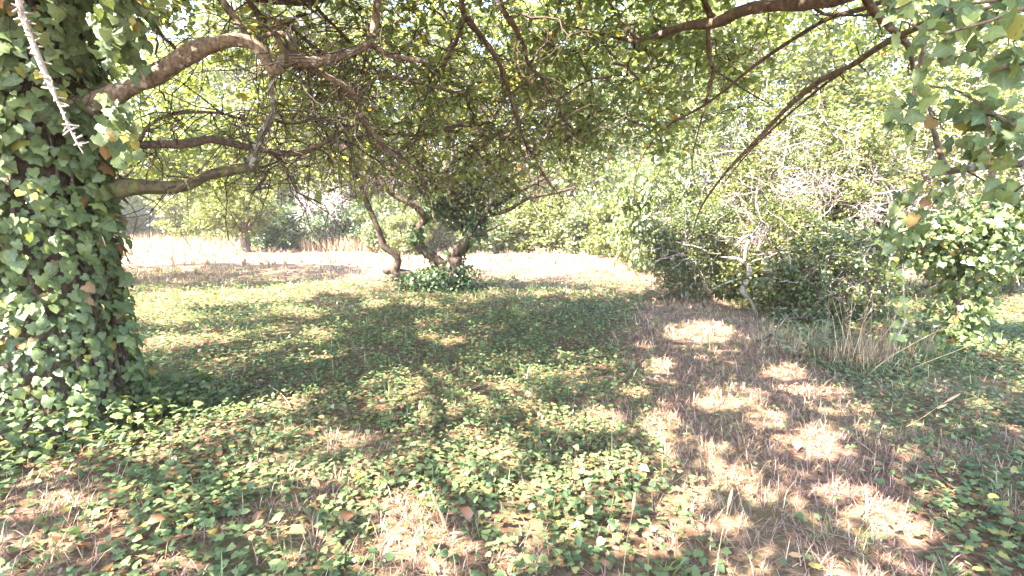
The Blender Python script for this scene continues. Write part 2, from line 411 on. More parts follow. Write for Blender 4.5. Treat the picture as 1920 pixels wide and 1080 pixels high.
# ------------------------------------------------------------------ the ground
def sstep(a, b, x):
    t = np.clip((x-a)/(b-a), 0, 1); return t*t*(3-2*t)
def dryness(x, y):
    """0 = ivy carpet, 1 = dry grass"""
    P = np.stack([x, np.maximum(y, 1.0), np.zeros_like(x)], -1); u, v = pix(P)
    v = v+14*noise2(x*2.1, y*2.1, 21); u = u+40*noise2(x*1.4, y*1.4, 22)
    c = np.interp(v, [545, 650, 750, 900, 1080], [1265, 1330, 1400, 1480, 1560]); hw = np.interp(v, [545, 650, 750, 900, 1080], [70, 190, 240, 280, 270])
    s = 1-sstep(.62, 1.12, np.abs(u-c)/hw)
    far = 1-sstep(505, 585, v+16*noise2(x*.8, y*.8, 24))
    p = sstep(.22, .6, noise2(x*3.3, y*3.3, 23))*sstep(640, 820, v)*0.85
    l = (1-sstep(60, 330, u))*sstep(690, 760, v)*0.5
    return np.clip(np.maximum.reduce([s, far, p, l]), 0, 1)
def ground_sheet():
    a = np.concatenate([np.linspace(-160, -14, 26)[:-1], np.linspace(-14, 14, 150), np.linspace(14, 160, 26)[1:]])
    b = np.concatenate([np.linspace(-60, -3, 12)[:-1], np.linspace(-3, 26, 155), np.linspace(26, 220, 30)[1:]])
    X, Y = np.meshgrid(a, b); Z = gz(X, Y)
    V = np.stack([X, Y, Z], -1).reshape(-1, 3); nx, ny = len(a), len(b)
    i = np.arange(nx*ny).reshape(ny, nx)
    F = np.stack([i[:-1, :-1], i[:-1, 1:], i[1:, 1:], i[1:, :-1]], -1).reshape(-1, 4)
    m, n, l = new_mat('ground_soil_and_straw')
    at_ = n.new('ShaderNodeAttribute'); at_.attribute_name = 'rnd'
    g = n.new('ShaderNodeNewGeometry')
    nz = n.new('ShaderNodeTexNoise'); nz.inputs['Scale'].default_value = 26; nz.inputs['Detail'].default_value = 8; nz.inputs['Roughness'].default_value = .75
    n2 = n.new('ShaderNodeTexNoise'); n2.inputs['Scale'].default_value = 1.3; n2.inputs['Detail'].default_value = 4
    l.new(g.outputs['Position'], nz.inputs['Vector']); l.new(g.outputs['Position'], n2.inputs['Vector'])
    soil = ramp(n, [(.30, (.045, .027, .018)), (.5, (.105, .065, .042)), (.72, (.22, .145, .092))])
    straw = ramp(n, [(.30, (.070, .040, .028)), (.5, (.165, .098, .068)), (.72, (.32, .21, .15))])
    l.new(nz.outputs['Fac'], soil.inputs[0]); l.new(nz.outputs['Fac'], straw.inputs[0])
    mx = n.new('ShaderNodeMix'); mx.data_type = 'RGBA'
    l.new(at_.outputs['Fac'], mx.inputs[0]); l.new(soil.outputs[0], mx.inputs[6]); l.new(straw.outputs[0], mx.inputs[7])
    gm = ramp(n, [(.45, (0, 0, 0)), (.7, (.45, .45, .45))]); l.new(n2.outputs['Fac'], gm.inputs[0])
    mg = n.new('ShaderNodeMix'); mg.data_type = 'RGBA'; l.new(gm.outputs[0], mg.inputs[0]); l.new(mx.outputs[2], mg.inputs[6]); mg.inputs[7].default_value = (.14, .15, .06, 1)
    bp = n.new('ShaderNodeBump'); bp.inputs['Strength'].default_value = .9; bp.inputs['Distance'].default_value = .03; l.new(nz.outputs['Fac'], bp.inputs['Height'])
    bs = n.new('ShaderNodeBsdfDiffuse'); l.new(mg.outputs[2], bs.inputs[0]); l.new(bp.outputs[0], bs.inputs['Normal'])
    o = n.new('ShaderNodeOutputMaterial'); l.new(bs.outputs[0], o.inputs[0])
    dr = dryness(V[:, 0], V[:, 1]); dr[V[:, 1] < 1.2] = .3
    obj('ground', V, F, m, rnd=dr, smooth=True, kind='structure', label='bare soil and dry straw ground under the trees')
ground_sheet()

def wedge(n, y0, y1, rng, margin=1.3, power=1.0):
    y = y0+(y1-y0)*rng.random(n)**power
    x = (rng.random(n)*2-1)*(y*1.04+margin)
    return x, y
def wedge_area(n_per_m2, y0, y1, rng, margin=1.3):
    w1 = y1*1.04+margin
    n = int(n_per_m2*2*w1*(y1-y0)); y = rng.uniform(y0, y1, n); x = rng.uniform(-w1, w1, n)
    k = np.abs(x) < y*1.04+margin
    return x[k], y[k]
def ground_ivy():
    rng = np.random.default_rng(31)
    Vs, Fs, Rs = [], [], []; off = 0
    for y0, y1, dens, sz, tp in ((1.3, 2.7, 1500, .034, IVY), (2.7, 5.0, 1850, .030, IVY6), (5.0, 8.0, 1050, .040, WIDE), (8.0, 12.5, 480, .055, WIDE)):
        x, y = wedge_area(dens, y0, y1, rng)
        keep = rng.random(len(x)) > dryness(x, y)*.93
        keep &= rng.random(len(x)) < 0.5+0.5*sstep(-.45, .25, noise2(x*4, y*4, 41))
        x, y = x[keep], y[keep]; n = len(x)
        z = gz(x, y)+rng.gamma(2.0, .017, n)+.008+0.025*np.clip(noise2(x*3, y*3, 42), 0, 1)
        ax = rand_dir(n, rng)*np.array([1, 1, .25])
        nr = unit(rand_dir(n, rng)*.48+np.array([0, 0, 1.0]))
        V, F, r = leaves(tp, np.stack([x, y, z], 1), ax, nr, sz*rng.uniform(.55, 1.3, n), rng)
        Vs.append(V); Fs.append(F+off); Rs.append(r); off += len(V)
    obj('ground_ivy', np.vstack(Vs), np.vstack(Fs), M['ground_ivy'], rnd=np.concatenate(Rs), kind='stuff',
        label='low green ivy carpeting the ground beneath the trees', cat='ground ivy')
ground_ivy()

BL = tpl([(0, -.5, 0), (0, .5, 0), (.55, .38, 0), (.55, -.38, 0), (1, 0, 0)], [(0, 1, 2), (0, 2, 3), (3, 2, 4)])
def blades(x, y, z, length, width, tilt, rng, droop=.35):
    n = len(x); az = rng.uniform(0, 2*math.pi, n); tl = tilt
    d = np.stack([np.cos(az)*np.sin(tl), np.sin(az)*np.sin(tl), np.cos(tl)], 1)
    s = np.stack([-np.sin(az+rng.normal(0, .6, n)), np.cos(az), np.zeros(n)], 1); s = unit(s)
    p0 = np.stack([x, y, z], 1); L = length[:, None]; W = width[:, None]
    mid = p0+d*L*.55; tip = p0+d*L-np.array([0, 0, 1])*(L*droop*np.sin(tl)[:, None])
    tip[:, 2] = np.maximum(tip[:, 2], z+.006); mid[:, 2] = np.maximum(mid[:, 2], z+.008)
    V = np.stack([p0-s*W*.5, p0+s*W*.5, mid+s*W*.42, mid-s*W*.42, tip], 1)
    F = BL[1][None]+(np.arange(n)*5)[:, None, None]
    return V.reshape(-1, 3), F.reshape(-1, 3), np.repeat(rng.random(n), 5)
def grass_field(name, mat, bands, rng, wfun, label, cat):
    Vs, Fs, Rs = [], [], []; off = 0
    for y0, y1, dens, L, W, t0, t1 in bands:
        x, y = wedge_area(dens/6, y0, y1, rng)
        k = rng.random(len(x)) < wfun(x, y); x, y = x[k], y[k]
        x = np.repeat(x, 6)+rng.normal(0, .022*(L/.12), len(x)*6); y = np.repeat(y, 6)+rng.normal(0, .022*(L/.12), len(y)*6)
        n = len(x)
        V, F, r = blades(x, y, gz(x, y), L*rng.uniform(.5, 1.5, n), W*rng.uniform(.6, 1.4, n), rng.uniform(t0, t1, n), rng)
        Vs.append(V); Fs.append(F+off); Rs.append(r); off += len(V)
    obj(name, np.vstack(Vs), np.vstack(Fs), mat, rnd=np.concatenate(Rs), kind='stuff', label=label, cat=cat)
rg = np.random.default_rng(51)
grass_field('dry_grass', M['brown_grass'], [(1.3, 3.4, 3400, .085, .0036, .3, 1.5), (3.4, 6.0, 1600, .095, .0052, .3, 1.45), (6, 10, 520, .11, .010, .3, 1.4)], rg,
            lambda x, y: np.clip(.10+dryness(x, y)*.95, 0, 1)*(.6+.4*noise2(x*3, y*3, 61)), 'brown matted dead grass between the ivy patches', 'dry grass')
grass_field('straw_grass', M['straw'], [(1.3, 4, 880, .10, .0034, .4, 1.5), (4, 9, 420, .11, .006, .4, 1.45), (9, 17, 120, .13, .016, .2, 1.2), (17, 38, 18, .22, .05, .1, 1.0)], rg,
            lambda x, y: np.clip(.05+dryness(x, y), 0, 1)*(.65+.45*noise2(x*2.2, y*2.2, 62)), 'pale straw grass over the sunny clearing', 'dry grass')
grass_field('green_grass', M['green_grass'], [(1.3, 4, 110, .13, .0045, .1, .9), (4, 9, 60, .13, .008, .1, .9), (9, 16, 40, .13, .015, .1, .9)], rg,
            lambda x, y: np.clip(.35+.8*noise2(x*1.3, y*1.3, 63), 0, 1), 'thin green grass blades coming up through the ivy', 'grass')
def tall_meadow():
    rng = np.random.default_rng(55)
    n = 9000
    x = rng.uniform(-24, -9.5, n); y = rng.uniform(19.5, 38, n)
    u, v = pix(np.stack([x, y, 0*x], 1)); k = (u > 150) & (u < 448+rng.normal(0, 18, n)); x, y = x[k], y[k]
    V1, F1, r1 = blades(x, y, gz(x, y), rng.uniform(.45, 1.0, len(x))*np.clip((y-18.5-rng.uniform(0, 3, len(x)))/7, .2, 1), rng.uniform(.012, .03, len(x)), rng.uniform(0, .6, len(x)), rng, .3)
    x = rng.uniform(-11, -5, 2200); y = rng.uniform(26.5, 29, 2200)
    V2, F2, r2 = blades(x, y, gz(x, y), rng.uniform(.4, 1.0, 2200), rng.uniform(.02, .05, 2200), rng.uniform(0, .45, 2200), rng, .2)
    obj('meadow_grass', np.vstack([V1, V2]), np.vstack([F1, F2+len(V1)]), M['straw'], rnd=np.concatenate([r1, r2]), kind='stuff',
        label='tall bleached meadow grass in full sun at the back left', cat='meadow grass')
tall_meadow()
def litter():
    rng = np.random.default_rng(57)
    x, y = wedge_area(70, 1.3, 7, rng)
    k = rng.random(len(x)) < .35+.65*((x < -1.6) & (y < 4.5)); x, y = x[k], y[k]; n = len(x)
    V, F, r = leaves(OVAL, np.stack([x, y, gz(x, y)+rng.uniform(.01, .05, n)], 1), rand_dir(n, rng)*np.array([1, 1, .2]), unit(rand_dir(n, rng)*.5+np.array([0, 0, 1])), rng.uniform(.025, .055, n), rng)
    obj('leaf_litter', V, F, M['dead_leaf'], rnd=r, kind='stuff', label='small brown leaf litter scattered over the ivy', cat='leaf litter')
litter()

# ------------------------------------------------------------------ the ivy-clad fruit tree at the left
TL = on_ground(118, 800); TL[2] = 0
def bez(pts, ys):
    pts = np.array(pts, float); y = np.interp(np.linspace(0, 1, len(pts)), np.linspace(0, 1, len(ys)), ys)
    return at(pts[:, 0], pts[:, 1], y)
def spurs(t, lines, rng, per_m, length, r0):
    """short knobbly spur twigs along the limbs"""
    s = []
    for C in lines:
        L = np.linalg.norm(np.diff(C, axis=0), axis=1).sum(); s.append(C[rng.integers(1, len(C), max(2, int(L*per_m)))])
    s = np.vstack(s); n = len(s); d = rand_dir(n, rng); L = rng.uniform(*length, n)+.03; q = np.linspace(0, 1, 4)
    p = s[:, None]+d[:, None]*(L[:, None]*q)[..., None]; p[:, 1:] += np.cumsum(rng.normal(0, .12, (n, 3, 3))*L[:, None, None], 1)
    V, F = tubes(p, np.broadcast_to([r0*1.3, r0, r0*.9, r0*.5], (n, 4)), 4); obj('spurs', V, F, M['twig'], t, kind='stuff')
def bare_twigs(t, S, n, rng, length, r0, droop=.35):
    """crooked leafless twigs tangled between the limbs"""
    K = 7; s = S[rng.integers(0, len(S), n)]; L = rng.uniform(*length, n); step = L/(K-1)
    d = unit(rand_dir(n, rng)*np.array([1, 1, .8])+np.array([0, 0, -droop*.5])); P = [s]
    for k in range(K-1):
        d = unit(d+rng.normal(0, .34, (n, 3))+np.array([0, 0, -droop*.18])); P.append(P[-1]+d*step[:, None])
    V, F = tubes(np.stack(P, 1), np.linspace(1, .35, K)[None]*(r0*rng.uniform(.6, 1.3, (n, 1))), 3)
    obj('bare_twigs', V, F, M['twig'], t, kind='stuff')
def left_tree():
    rng = np.random.default_rng(71)
    y0 = TL[1]
    t = thing('ivy_tree', (TL[0], TL[1], 0), 'thick trunk at the left edge wrapped in ivy with crooked bare limbs reaching right', 'tree')
    tr = np.array([(TL[0]+.02, y0, -.1), (TL[0], y0, .25), (TL[0]-.02, y0+.02, 1.0), (TL[0]-.03, y0+.03, 1.9), (TL[0]+.02, y0+.02, 2.7), (TL[0]-.1, y0-.05, 3.4)])
    V, F, C = limb(tr, [.46, .34, .28, .25, .24, .20], 18, .06, seed=1)
    obj('trunk', V, F, M['bark'], t, smooth=True)
    skel = [C[len(C)//2:]]
    def L(pts, ys, radii, mat, name='limb', seg=10, rough=.09, step=.05, wob=.0, seed=None):
        p = bez(pts, ys); V, F, C = limb(p, np.array(radii)*.74, seg+4, rough*1.25, step*.8, seed if seed else int(rng.integers(1e6)), wob)
        obj(name, V, F, M[mat], t, smooth=True); skel.append(C); return C
    # limb with the hooked bend
    L([(150, 205), (215, 178), (300, 135), (360, 98), (430, 76), (470, 80), (494, 102), (508, 130), (528, 126), (533, 104)], [3.40, 3.45], [.10, .083, .076, .072, .062, .056, .054, .05, .045, .035], 'warm_bark', seg=12, rough=.12)
    L([(518, 122), (545, 112), (590, 116), (640, 102), (661, 97), (693, 80), (701, 54), (709, 0), (716, -60)], [3.45, 3.75], [.045, .046, .048, .046, .044, .040, .035, .032, .028], 'warm_bark', seg=12)
    L([(693, 82), (715, 96), (736, 105), (768, 111), (800, 114)], [3.7, 3.8], [.03, .03, .028, .024, .026], 'warm_bark', 'limb')
    L([(530, 118), (552, 96), (540, 66), (515, 62), (485, 72)], [3.47, 3.6], [.03, .03, .027, .022, .018], 'bark')
    L([(534, 104), (520, 70), (505, 52), (488, 48)], [3.45, 3.3], [.03, .026, .022, .012], 'moss_bark')
    # reddish branch falling to the centre
    L([(548, 118), (586, 131), (640, 161), (666, 188), (677, 220), (704, 252), (736, 285), (768, 309), (800, 338)], [3.5, 4.6], [.028, .028, .028, .030, .028, .026, .024, .018, .010], 'warm_bark', wob=.01)
    L([(545, 105), (580, 130), (620, 145), (655, 182)], [3.6, 4.1], [.024, .026, .026, .022], 'bark')
    L([(668, 186), (690, 160), (715, 145), (768, 150), (833, 166), (897, 182), (956, 199)], [4.1, 5.0], [.018, .018, .019, .019, .018, .016, .010], 'warm_bark', wob=.01)
    L([(742, 288), (770, 270), (801, 252), (865, 236), (908, 242), (962, 263)], [4.5, 5.4], [.016, .017, .018, .018, .015, .009], 'bark', wob=.01)
    # middle limb
    L([(190, 275), (265, 272), (340, 270), (378, 264), (400, 262), (450, 273), (500, 283), (560, 288), (600, 270), (640, 248), (690, 222)], [3.6, 4.3], [.045, .04, .038, .036, .038, .036, .033, .030, .024, .018, .010], 'bark', rough=.12)
    L([(505, 283), (525, 300), (545, 335), (560, 362)], [3.9, 4.1], [.022, .019, .014, .006], 'bark')
    L([(262, 265), (280, 235), (320, 215), (372, 210), (420, 214), (470, 226)], [3.6, 4.2], [.018, .016, .015, .014, .012, .007], 'warm_bark')
    # mossy lower limb that turns up grey with lichen
    L([(160, 362), (245, 352), (300, 351), (352, 347), (390, 330), (430, 320), (474, 312)], [3.45, 3.85], [.075, .07, .062, .055, .048, .045, .042], 'moss_bark', seg=12, rough=.14)
    L([(470, 314), (477, 290), (488, 258), (507, 225), (516, 205), (508, 172), (511, 140)], [3.85, 3.55], [.042, .034, .033, .034, .030, .028, .026], 'lichen_bark', seg=12, rough=.14)
    L([(512, 224), (550, 232), (600, 222), (660, 238)], [3.8, 4.3], [.018, .016, .013, .008], 'twig')
    L([(478, 318), (500, 326), (488, 345), (470, 365)], [3.85, 4.0], [.016, .014, .010, .005], 'twig')
    # hanging boughs across the middle of the picture
    L([(855, -60), (870, 16), (897, 59), (929, 107), (946, 150), (962, 204), (978, 252), (999, 290), (1031, 343), (1053, 370)], [4.4, 5.4], [.04, .036, .032, .030, .028, .025, .022, .020, .014, .007], 'bark', rough=.16, wob=.012)
    L([(872, 20), (858, 70), (844, 97), (830, 130), (822, 150)], [4.5, 4.7], [.026, .024, .022, .020, .014], 'bark', rough=.14)
    L([(930, -60), (940, 10), (967, 54), (984, 90), (990, 118), (1018, 150), (1042, 190), (1069, 236)], [4.6, 5.4], [.034, .03, .027, .026, .024, .020, .016, .008], 'bark', rough=.2)
    L([(560, -40), (600, 20), (640, 60), (690, 115), (720, 150)], [4.2, 5.0], [.022, .02, .018, .014, .006], 'twig', wob=.02)
    L([(370, -40), (420, 5), (450, 45), (470, 70)], [3.8, 3.7], [.03, .028, .024, .016], 'bark', wob=.01)
    L([(450, -20), (490, 30), (540, 40), (600, 90), (660, 130), (700, 150)], [4.4, 5.0], [.03, .028, .026, .022, .016, .008], 'bark', wob=.02)
    L([(270, 0), (300, 60), (330, 90), (350, 120)], [4.2, 4.6], [.024, .022, .02, .012], 'bark', wob=.02)
    # boughs over the viewer's head
    top = np.array([TL[0]-.05, y0, 2.9])
    for k in range(13):
        a = -1.9+k*(2*math.pi/13)+rng.normal(0, .12); ln = rng.uniform(3.8, 5.2)
        q = np.linspace(0, 1, 7)[:, None]; hd = np.array([math.cos(a), math.sin(a), 0])
        p = top+hd*ln*q+np.array([0, 0, 1.0])*(1.55*q**.7-.1*q)+rng.normal(0, .10, (7, 3))*q
        d = np.linalg.norm(p-np.array([0, 0, CAM_H]), axis=1).min()
        if d < 1.6: p[:, 2] += .5*q[:, 0]
        V, F, C = limb(p+rng.normal(0, .16, (7, 3))*np.sin(q*math.pi), np.linspace(.06, .012, 7), 7, .1, .1, 100+k, .03)
        obj('bough', V, F, M['bark'], t, smooth=True); skel.append(C)
    spurs(t, skel[1:28], rng, 9, (.012, .07), .0035)
    S = np.vstack([s[::3] for s in skel])
    # clumps: the dome over and round the trunk, and the low hanging sprays to its right
    n = 1750; a = rng.uniform(0, 2*math.pi, n); r = 5.4*np.sqrt(rng.random(n)); e = 1-(r/5.6)**2
    dome = np.stack([TL[0]+.3+r*np.cos(a), y0+.2+r*np.sin(a), 3.15+1.7*np.sqrt(np.maximum(e, 0))*rng.uniform(.25, 1.05, n)], 1)
    dome = dome[np.linalg.norm(dome-np.array([0, 0, CAM_H]), axis=1) > 1.7]
    u, v = pix(dome); inv = (dome[:, 1] > .5) & (u > 200) & (u < 1950) & (v > -50)
    dome = dome[~inv | (rng.random(len(dome)) < .20)]
    n = 180
    low = np.stack([rng.uniform(-3.6, 1.3, n), rng.uniform(4.3, 8.0, n), rng.uniform(1.9, 3.6, n)], 1)
    u, v = pix(low); fl = np.interp(u, [240, 420, 650, 850, 1060, 1100], [300, 345, 330, 360, 360, 200])+rng.normal(0, 15, n)
    low = low[(v < fl) & (u > 265)]
    u, v = pix(dome); seen = (dome[:, 1] > .3) & (u > -150) & (u < 2070) & (v > -220)
    tv, tf, lv, lf, lr = crown(S, dome[~seen], rng, leaf=.088, nsub=7, per=12, spread=.40, tp=CHEAP)
    obj('overhead_twigs', tv, tf, M['twig'], t, kind='stuff')
    obj('overhead_foliage', lv, lf, M['fruit_leaf'], t, rnd=lr, kind='stuff')
    tv, tf, lv, lf, lr = crown(S, dome[seen], rng, leaf=.080, nsub=9, per=9, spread=.40, twig_r=(.008, .003))
    obj('twigs', tv, tf, M['twig'], t, kind='stuff')
    obj('foliage', lv, lf, M['fruit_leaf'], t, rnd=lr, kind='stuff')
    tv, tf, lv, lf, lr = crown(S, low, rng, leaf=.078, nsub=11, per=5, spread=.52, twig_r=(.011, .0038))
    obj('hanging_twigs', tv, tf, M['twig'], t, kind='stuff')
    obj('hanging_foliage', lv, lf, M['fruit_leaf'], t, rnd=lr, kind='stuff')
    Sv = np.vstack([s_[::2] for s_ in skel[2:28]]); bare_twigs(t, Sv, 900, rng, (.3, 1.0), .0055)
    # bleached dead branch hanging in front of the ivy
    p = bez([(30, -60), (38, 15), (62, 80), (92, 150), (118, 205), (138, 250), (157, 285)], [2.62, 2.75])
    V, F, C = limb(p, [.012, .012, .011, .0105, .009, .007, .003], 8, .35, .02, 5, .006)
    db = obj('dead_branch', V, F, M['dead_twig'], t, smooth=True, label='bleached bare dead branch hanging before the ivy')
    n = 110; k = rng.integers(3, len(C)-2, n); dd = unit(rand_dir(n, rng)+np.array([.3, -.3, -.2])); ll = rng.uniform(.015, .05, n)
    sp = C[k][:, None]+dd[:, None]*(ll[:, None]*np.linspace(0, 1, 3))[..., None]
    V, F = tubes(sp, np.broadcast_to([.005, .005, .003], (n, 3)), 4)
    V = V-np.array(t.location); link('spurs', mesh_from('spurs', V, F), M['dead_twig'], db, kind='stuff')
    # ivy
    ivy = obj('ivy_stems', *ivy_stems(t, rng), M['bark'], t, smooth=True)
    n = 7600; a = rng.uniform(0, 2*math.pi, n); z = 3.3*rng.random(n)**.95+.01
    rr = np.interp(z, [0, .2, .5, 1.0, 2.0, 3.3], [.66, .50, .42, .39, .39, .36])*(1+.10*noise2(a*2.2, z*3, 81))+rng.normal(0, .035, n)
    out = np.stack([np.cos(a), np.sin(a), np.zeros(n)], 1)
    pos = np.array([TL[0], y0, 0])+out*rr[:, None]; pos[:, 2] = z
    ax = unit(np.array([0, 0, -1.0])+out*rng.uniform(-.1, .6, (n, 1))+rand_dir(n, rng)*.75)
    nr = unit(out*1.0+np.array([0, 0, .55])+rand_dir(n, rng)*.55)
    size = (.036+.062*rng.random(n)**1.6)*np.interp(z, [0, .8, 1.6], [.78, .92, 1.15])
    kp = (noise2(a*2.6+9, z*3.6, 82) > -.52) | (rng.random(n) < .25); pos, ax, nr, size = pos[kp], ax[kp], nr[kp], size[kp]
    ivy_mass(t, ivy, pos, ax, nr, size, rng, 300)
    # leafy shoots of ivy standing off the trunk high on its right side
    n = 300; pos = np.vstack([blob_points(170, at(222, 40, 3.25), (.13, .2, .32), rng, .2), blob_points(70, at(250, 5, 3.3), (.14, .2, .14), rng), blob_points(60, at(222, 245, 3.2), (.07, .15, .2), rng)])
    V, F, q = leaves(IVY, pos, unit(rand_dir(n, rng)*.6+np.array([.2, 0, -1.0])), unit(rand_dir(n, rng)*.6+np.array([.3, -.6, .5])), rng.uniform(.05, .09, n), rng)
    V = V-np.array(t.location); link('ivy_shoots', mesh_from('ivy_shoots', V, F, q, vein=True), M['ivy'], ivy, kind='stuff')
    # skirt of ivy running off the foot of the trunk
    n = 2300; a = rng.uniform(0, 2*math.pi, n); r = .45+np.abs(rng.normal(0, .42, n)); 
    pos = np.stack([TL[0]+r*np.cos(a), y0+r*np.sin(a), np.maximum(.02, .30-(r-.45)*.38)*rng.random(n)+.02], 1)
    V, F, q = leaves(IVY, pos, unit(rand_dir(n, rng)*np.array([1, 1, .4])+np.array([0, 0, -.1])), unit(rand_dir(n, rng)*.6+np.array([0, 0, 1.0])), rng.uniform(.035, .065, n), rng)
    V = V-np.array(t.location); link('ivy_skirt', mesh_from('ivy_skirt', V, F, q, vein=True), M['ivy'], ivy, kind='stuff')
    return t
def ivy_stems(t, rng):
    paths, rads = [], []
    for k in range(26):
        a0 = rng.uniform(0, 2*math.pi); z = np.linspace(0, 3.2, 22); a = a0+np.cumsum(rng.normal(0, .09, 22))
        r = np.interp(z, [0, .3, 1, 3.2], [.46, .36, .31, .29])+rng.normal(0, .01, 22)+.02
        paths.append(np.stack([TL[0]+r*np.cos(a), TL[1]+r*np.sin(a), z], 1)); rads.append(np.linspace(rng.uniform(.01, .022), .006, 22))
    return tubes(np.array(paths), np.array(rads), 5)
SINGLE_IVY = None
def ivy_single_meshes():
    out = []
    for k in range(4):
        r = np.random.default_rng(900+k)
        V, F, q = leaves(IVY, np.zeros((1, 3)), np.array([[1.0, 0, 0]]), np.array([[0, 0, 1.0]]), [1.0], r)
        me = mesh_from('ivy_leaf', V, F, np.zeros(len(V)), vein=True); me.materials.append(M['ivy']); out.append(me)
    return out
from mathutils import Matrix
def place_leaf(parent, root, pos, ax, nr, size, k, name='leaf'):
    global SINGLE_IVY
    if SINGLE_IVY is None: SINGLE_IVY = ivy_single_meshes()
    X = unit(ax); Z = unit(nr-(nr@X)*X); Y = np.cross(Z, X)
    o = bpy.data.objects.new(name, SINGLE_IVY[k % 4]); COL.objects.link(o); o.parent = parent
    p = pos-np.array(root.location)
    mt = Matrix(((X[0]*size, Y[0]*size, Z[0]*size, p[0]), (X[1]*size, Y[1]*size, Z[1]*size, p[1]), (X[2]*size, Y[2]*size, Z[2]*size, p[2]), (0, 0, 0, 1)))
    o.matrix_local = mt
    return o
def ivy_mass(root, part, pos, ax, nr, size, rng, singles, tp=IVY):
    """the leaves that show largest are objects of their own, the rest is one mass"""
    u, v = pix(pos)
    to_cam = unit(np.array([0, 0, CAM_H])-pos); d = np.linalg.norm(pos-np.array([0, 0, CAM_H]), axis=1)
    c = np.array([root.location[0], root.location[1]]); rad = np.linalg.norm(pos[:, :2]-c, axis=1)
    facing = ((pos[:, :2]-c)*to_cam[:, :2]).sum(1)
    score = np.where((u > 5) & (u < 1915) & (v > 5) & (v < 1075) & (pos[:, 1] > .4), size/d*np.clip((nr*to_cam).sum(1), .1, 1)*np.clip(facing, 0.02, .5)*(rad**2), -1)
    order = np.argsort(-score); pick = order[:singles]; rest = order[singles:]
    for i, j in enumerate(pick): place_leaf(part, root, pos[j], ax[j], nr[j], size[j], i)
    V, F, q = leaves(tp, pos[rest], ax[rest], nr[rest], size[rest], rng)
    V = V-np.array(root.location); link('ivy_mass', mesh_from('ivy_mass', V, F, q, vein=tp is IVY), M['ivy'], part, kind='stuff')
LEFT_TREE = left_tree()

def back_left_tree():
    rng = np.random.default_rng(85); X, Y = -11.4, 12.0
    t = thing('fruit_tree', (X, Y, 0), 'fruit tree mostly hidden behind the ivy trunk, its crown filling the upper left', 'tree')
    V, F, C = limb(np.array([(X, Y, -.1), (X+.1, Y, .8), (X+.05, Y+.1, 1.7), (X+.3, Y, 2.4)]), [.28, .22, .2, .14], 10, .1, .1, 8); obj('trunk', V, F, M['bark'], t, smooth=True)
    sk = [C[-4:]]
    for k in range(11):
        a = k*.571+rng.normal(0, .12); ln = rng.uniform(3.2, 4.6); q = np.linspace(0, 1, 6)[:, None]
        p = np.array([X+.1, Y, 1.6])+np.array([math.cos(a), math.sin(a), 0])*ln*q+np.array([0, 0, 1])*(2.2*q**.8)+rng.normal(0, .15, (6, 3))*q
        V, F, C = limb(p, np.linspace(.10, .02, 6), 7, .1, .12, 500+k); obj('bough', V, F, M['bark'], t, smooth=True); sk.append(C)
    n = 560; a = rng.uniform(0, 2*math.pi, n); r = 4.9*np.sqrt(rng.random(n)); e = np.maximum(1-(r/5.1)**2, 0)
    cl = np.stack([X+r*np.cos(a), Y+r*np.sin(a), 2.3+3.2*np.sqrt(e)*rng.random(n)**.8], 1)
    tv, tf, lv, lf, lr = crown(np.vstack([s[::2] for s in sk]), cl, rng, leaf=.135, nsub=8, per=8, spread=.5, tp=CHEAP, twig_r=(.011, .004))
    obj('twigs', tv, tf, M['twig'], t, kind='stuff'); obj('foliage', lv, lf, M['fruit_leaf'], t, rnd=lr, kind='stuff')
back_left_tree()

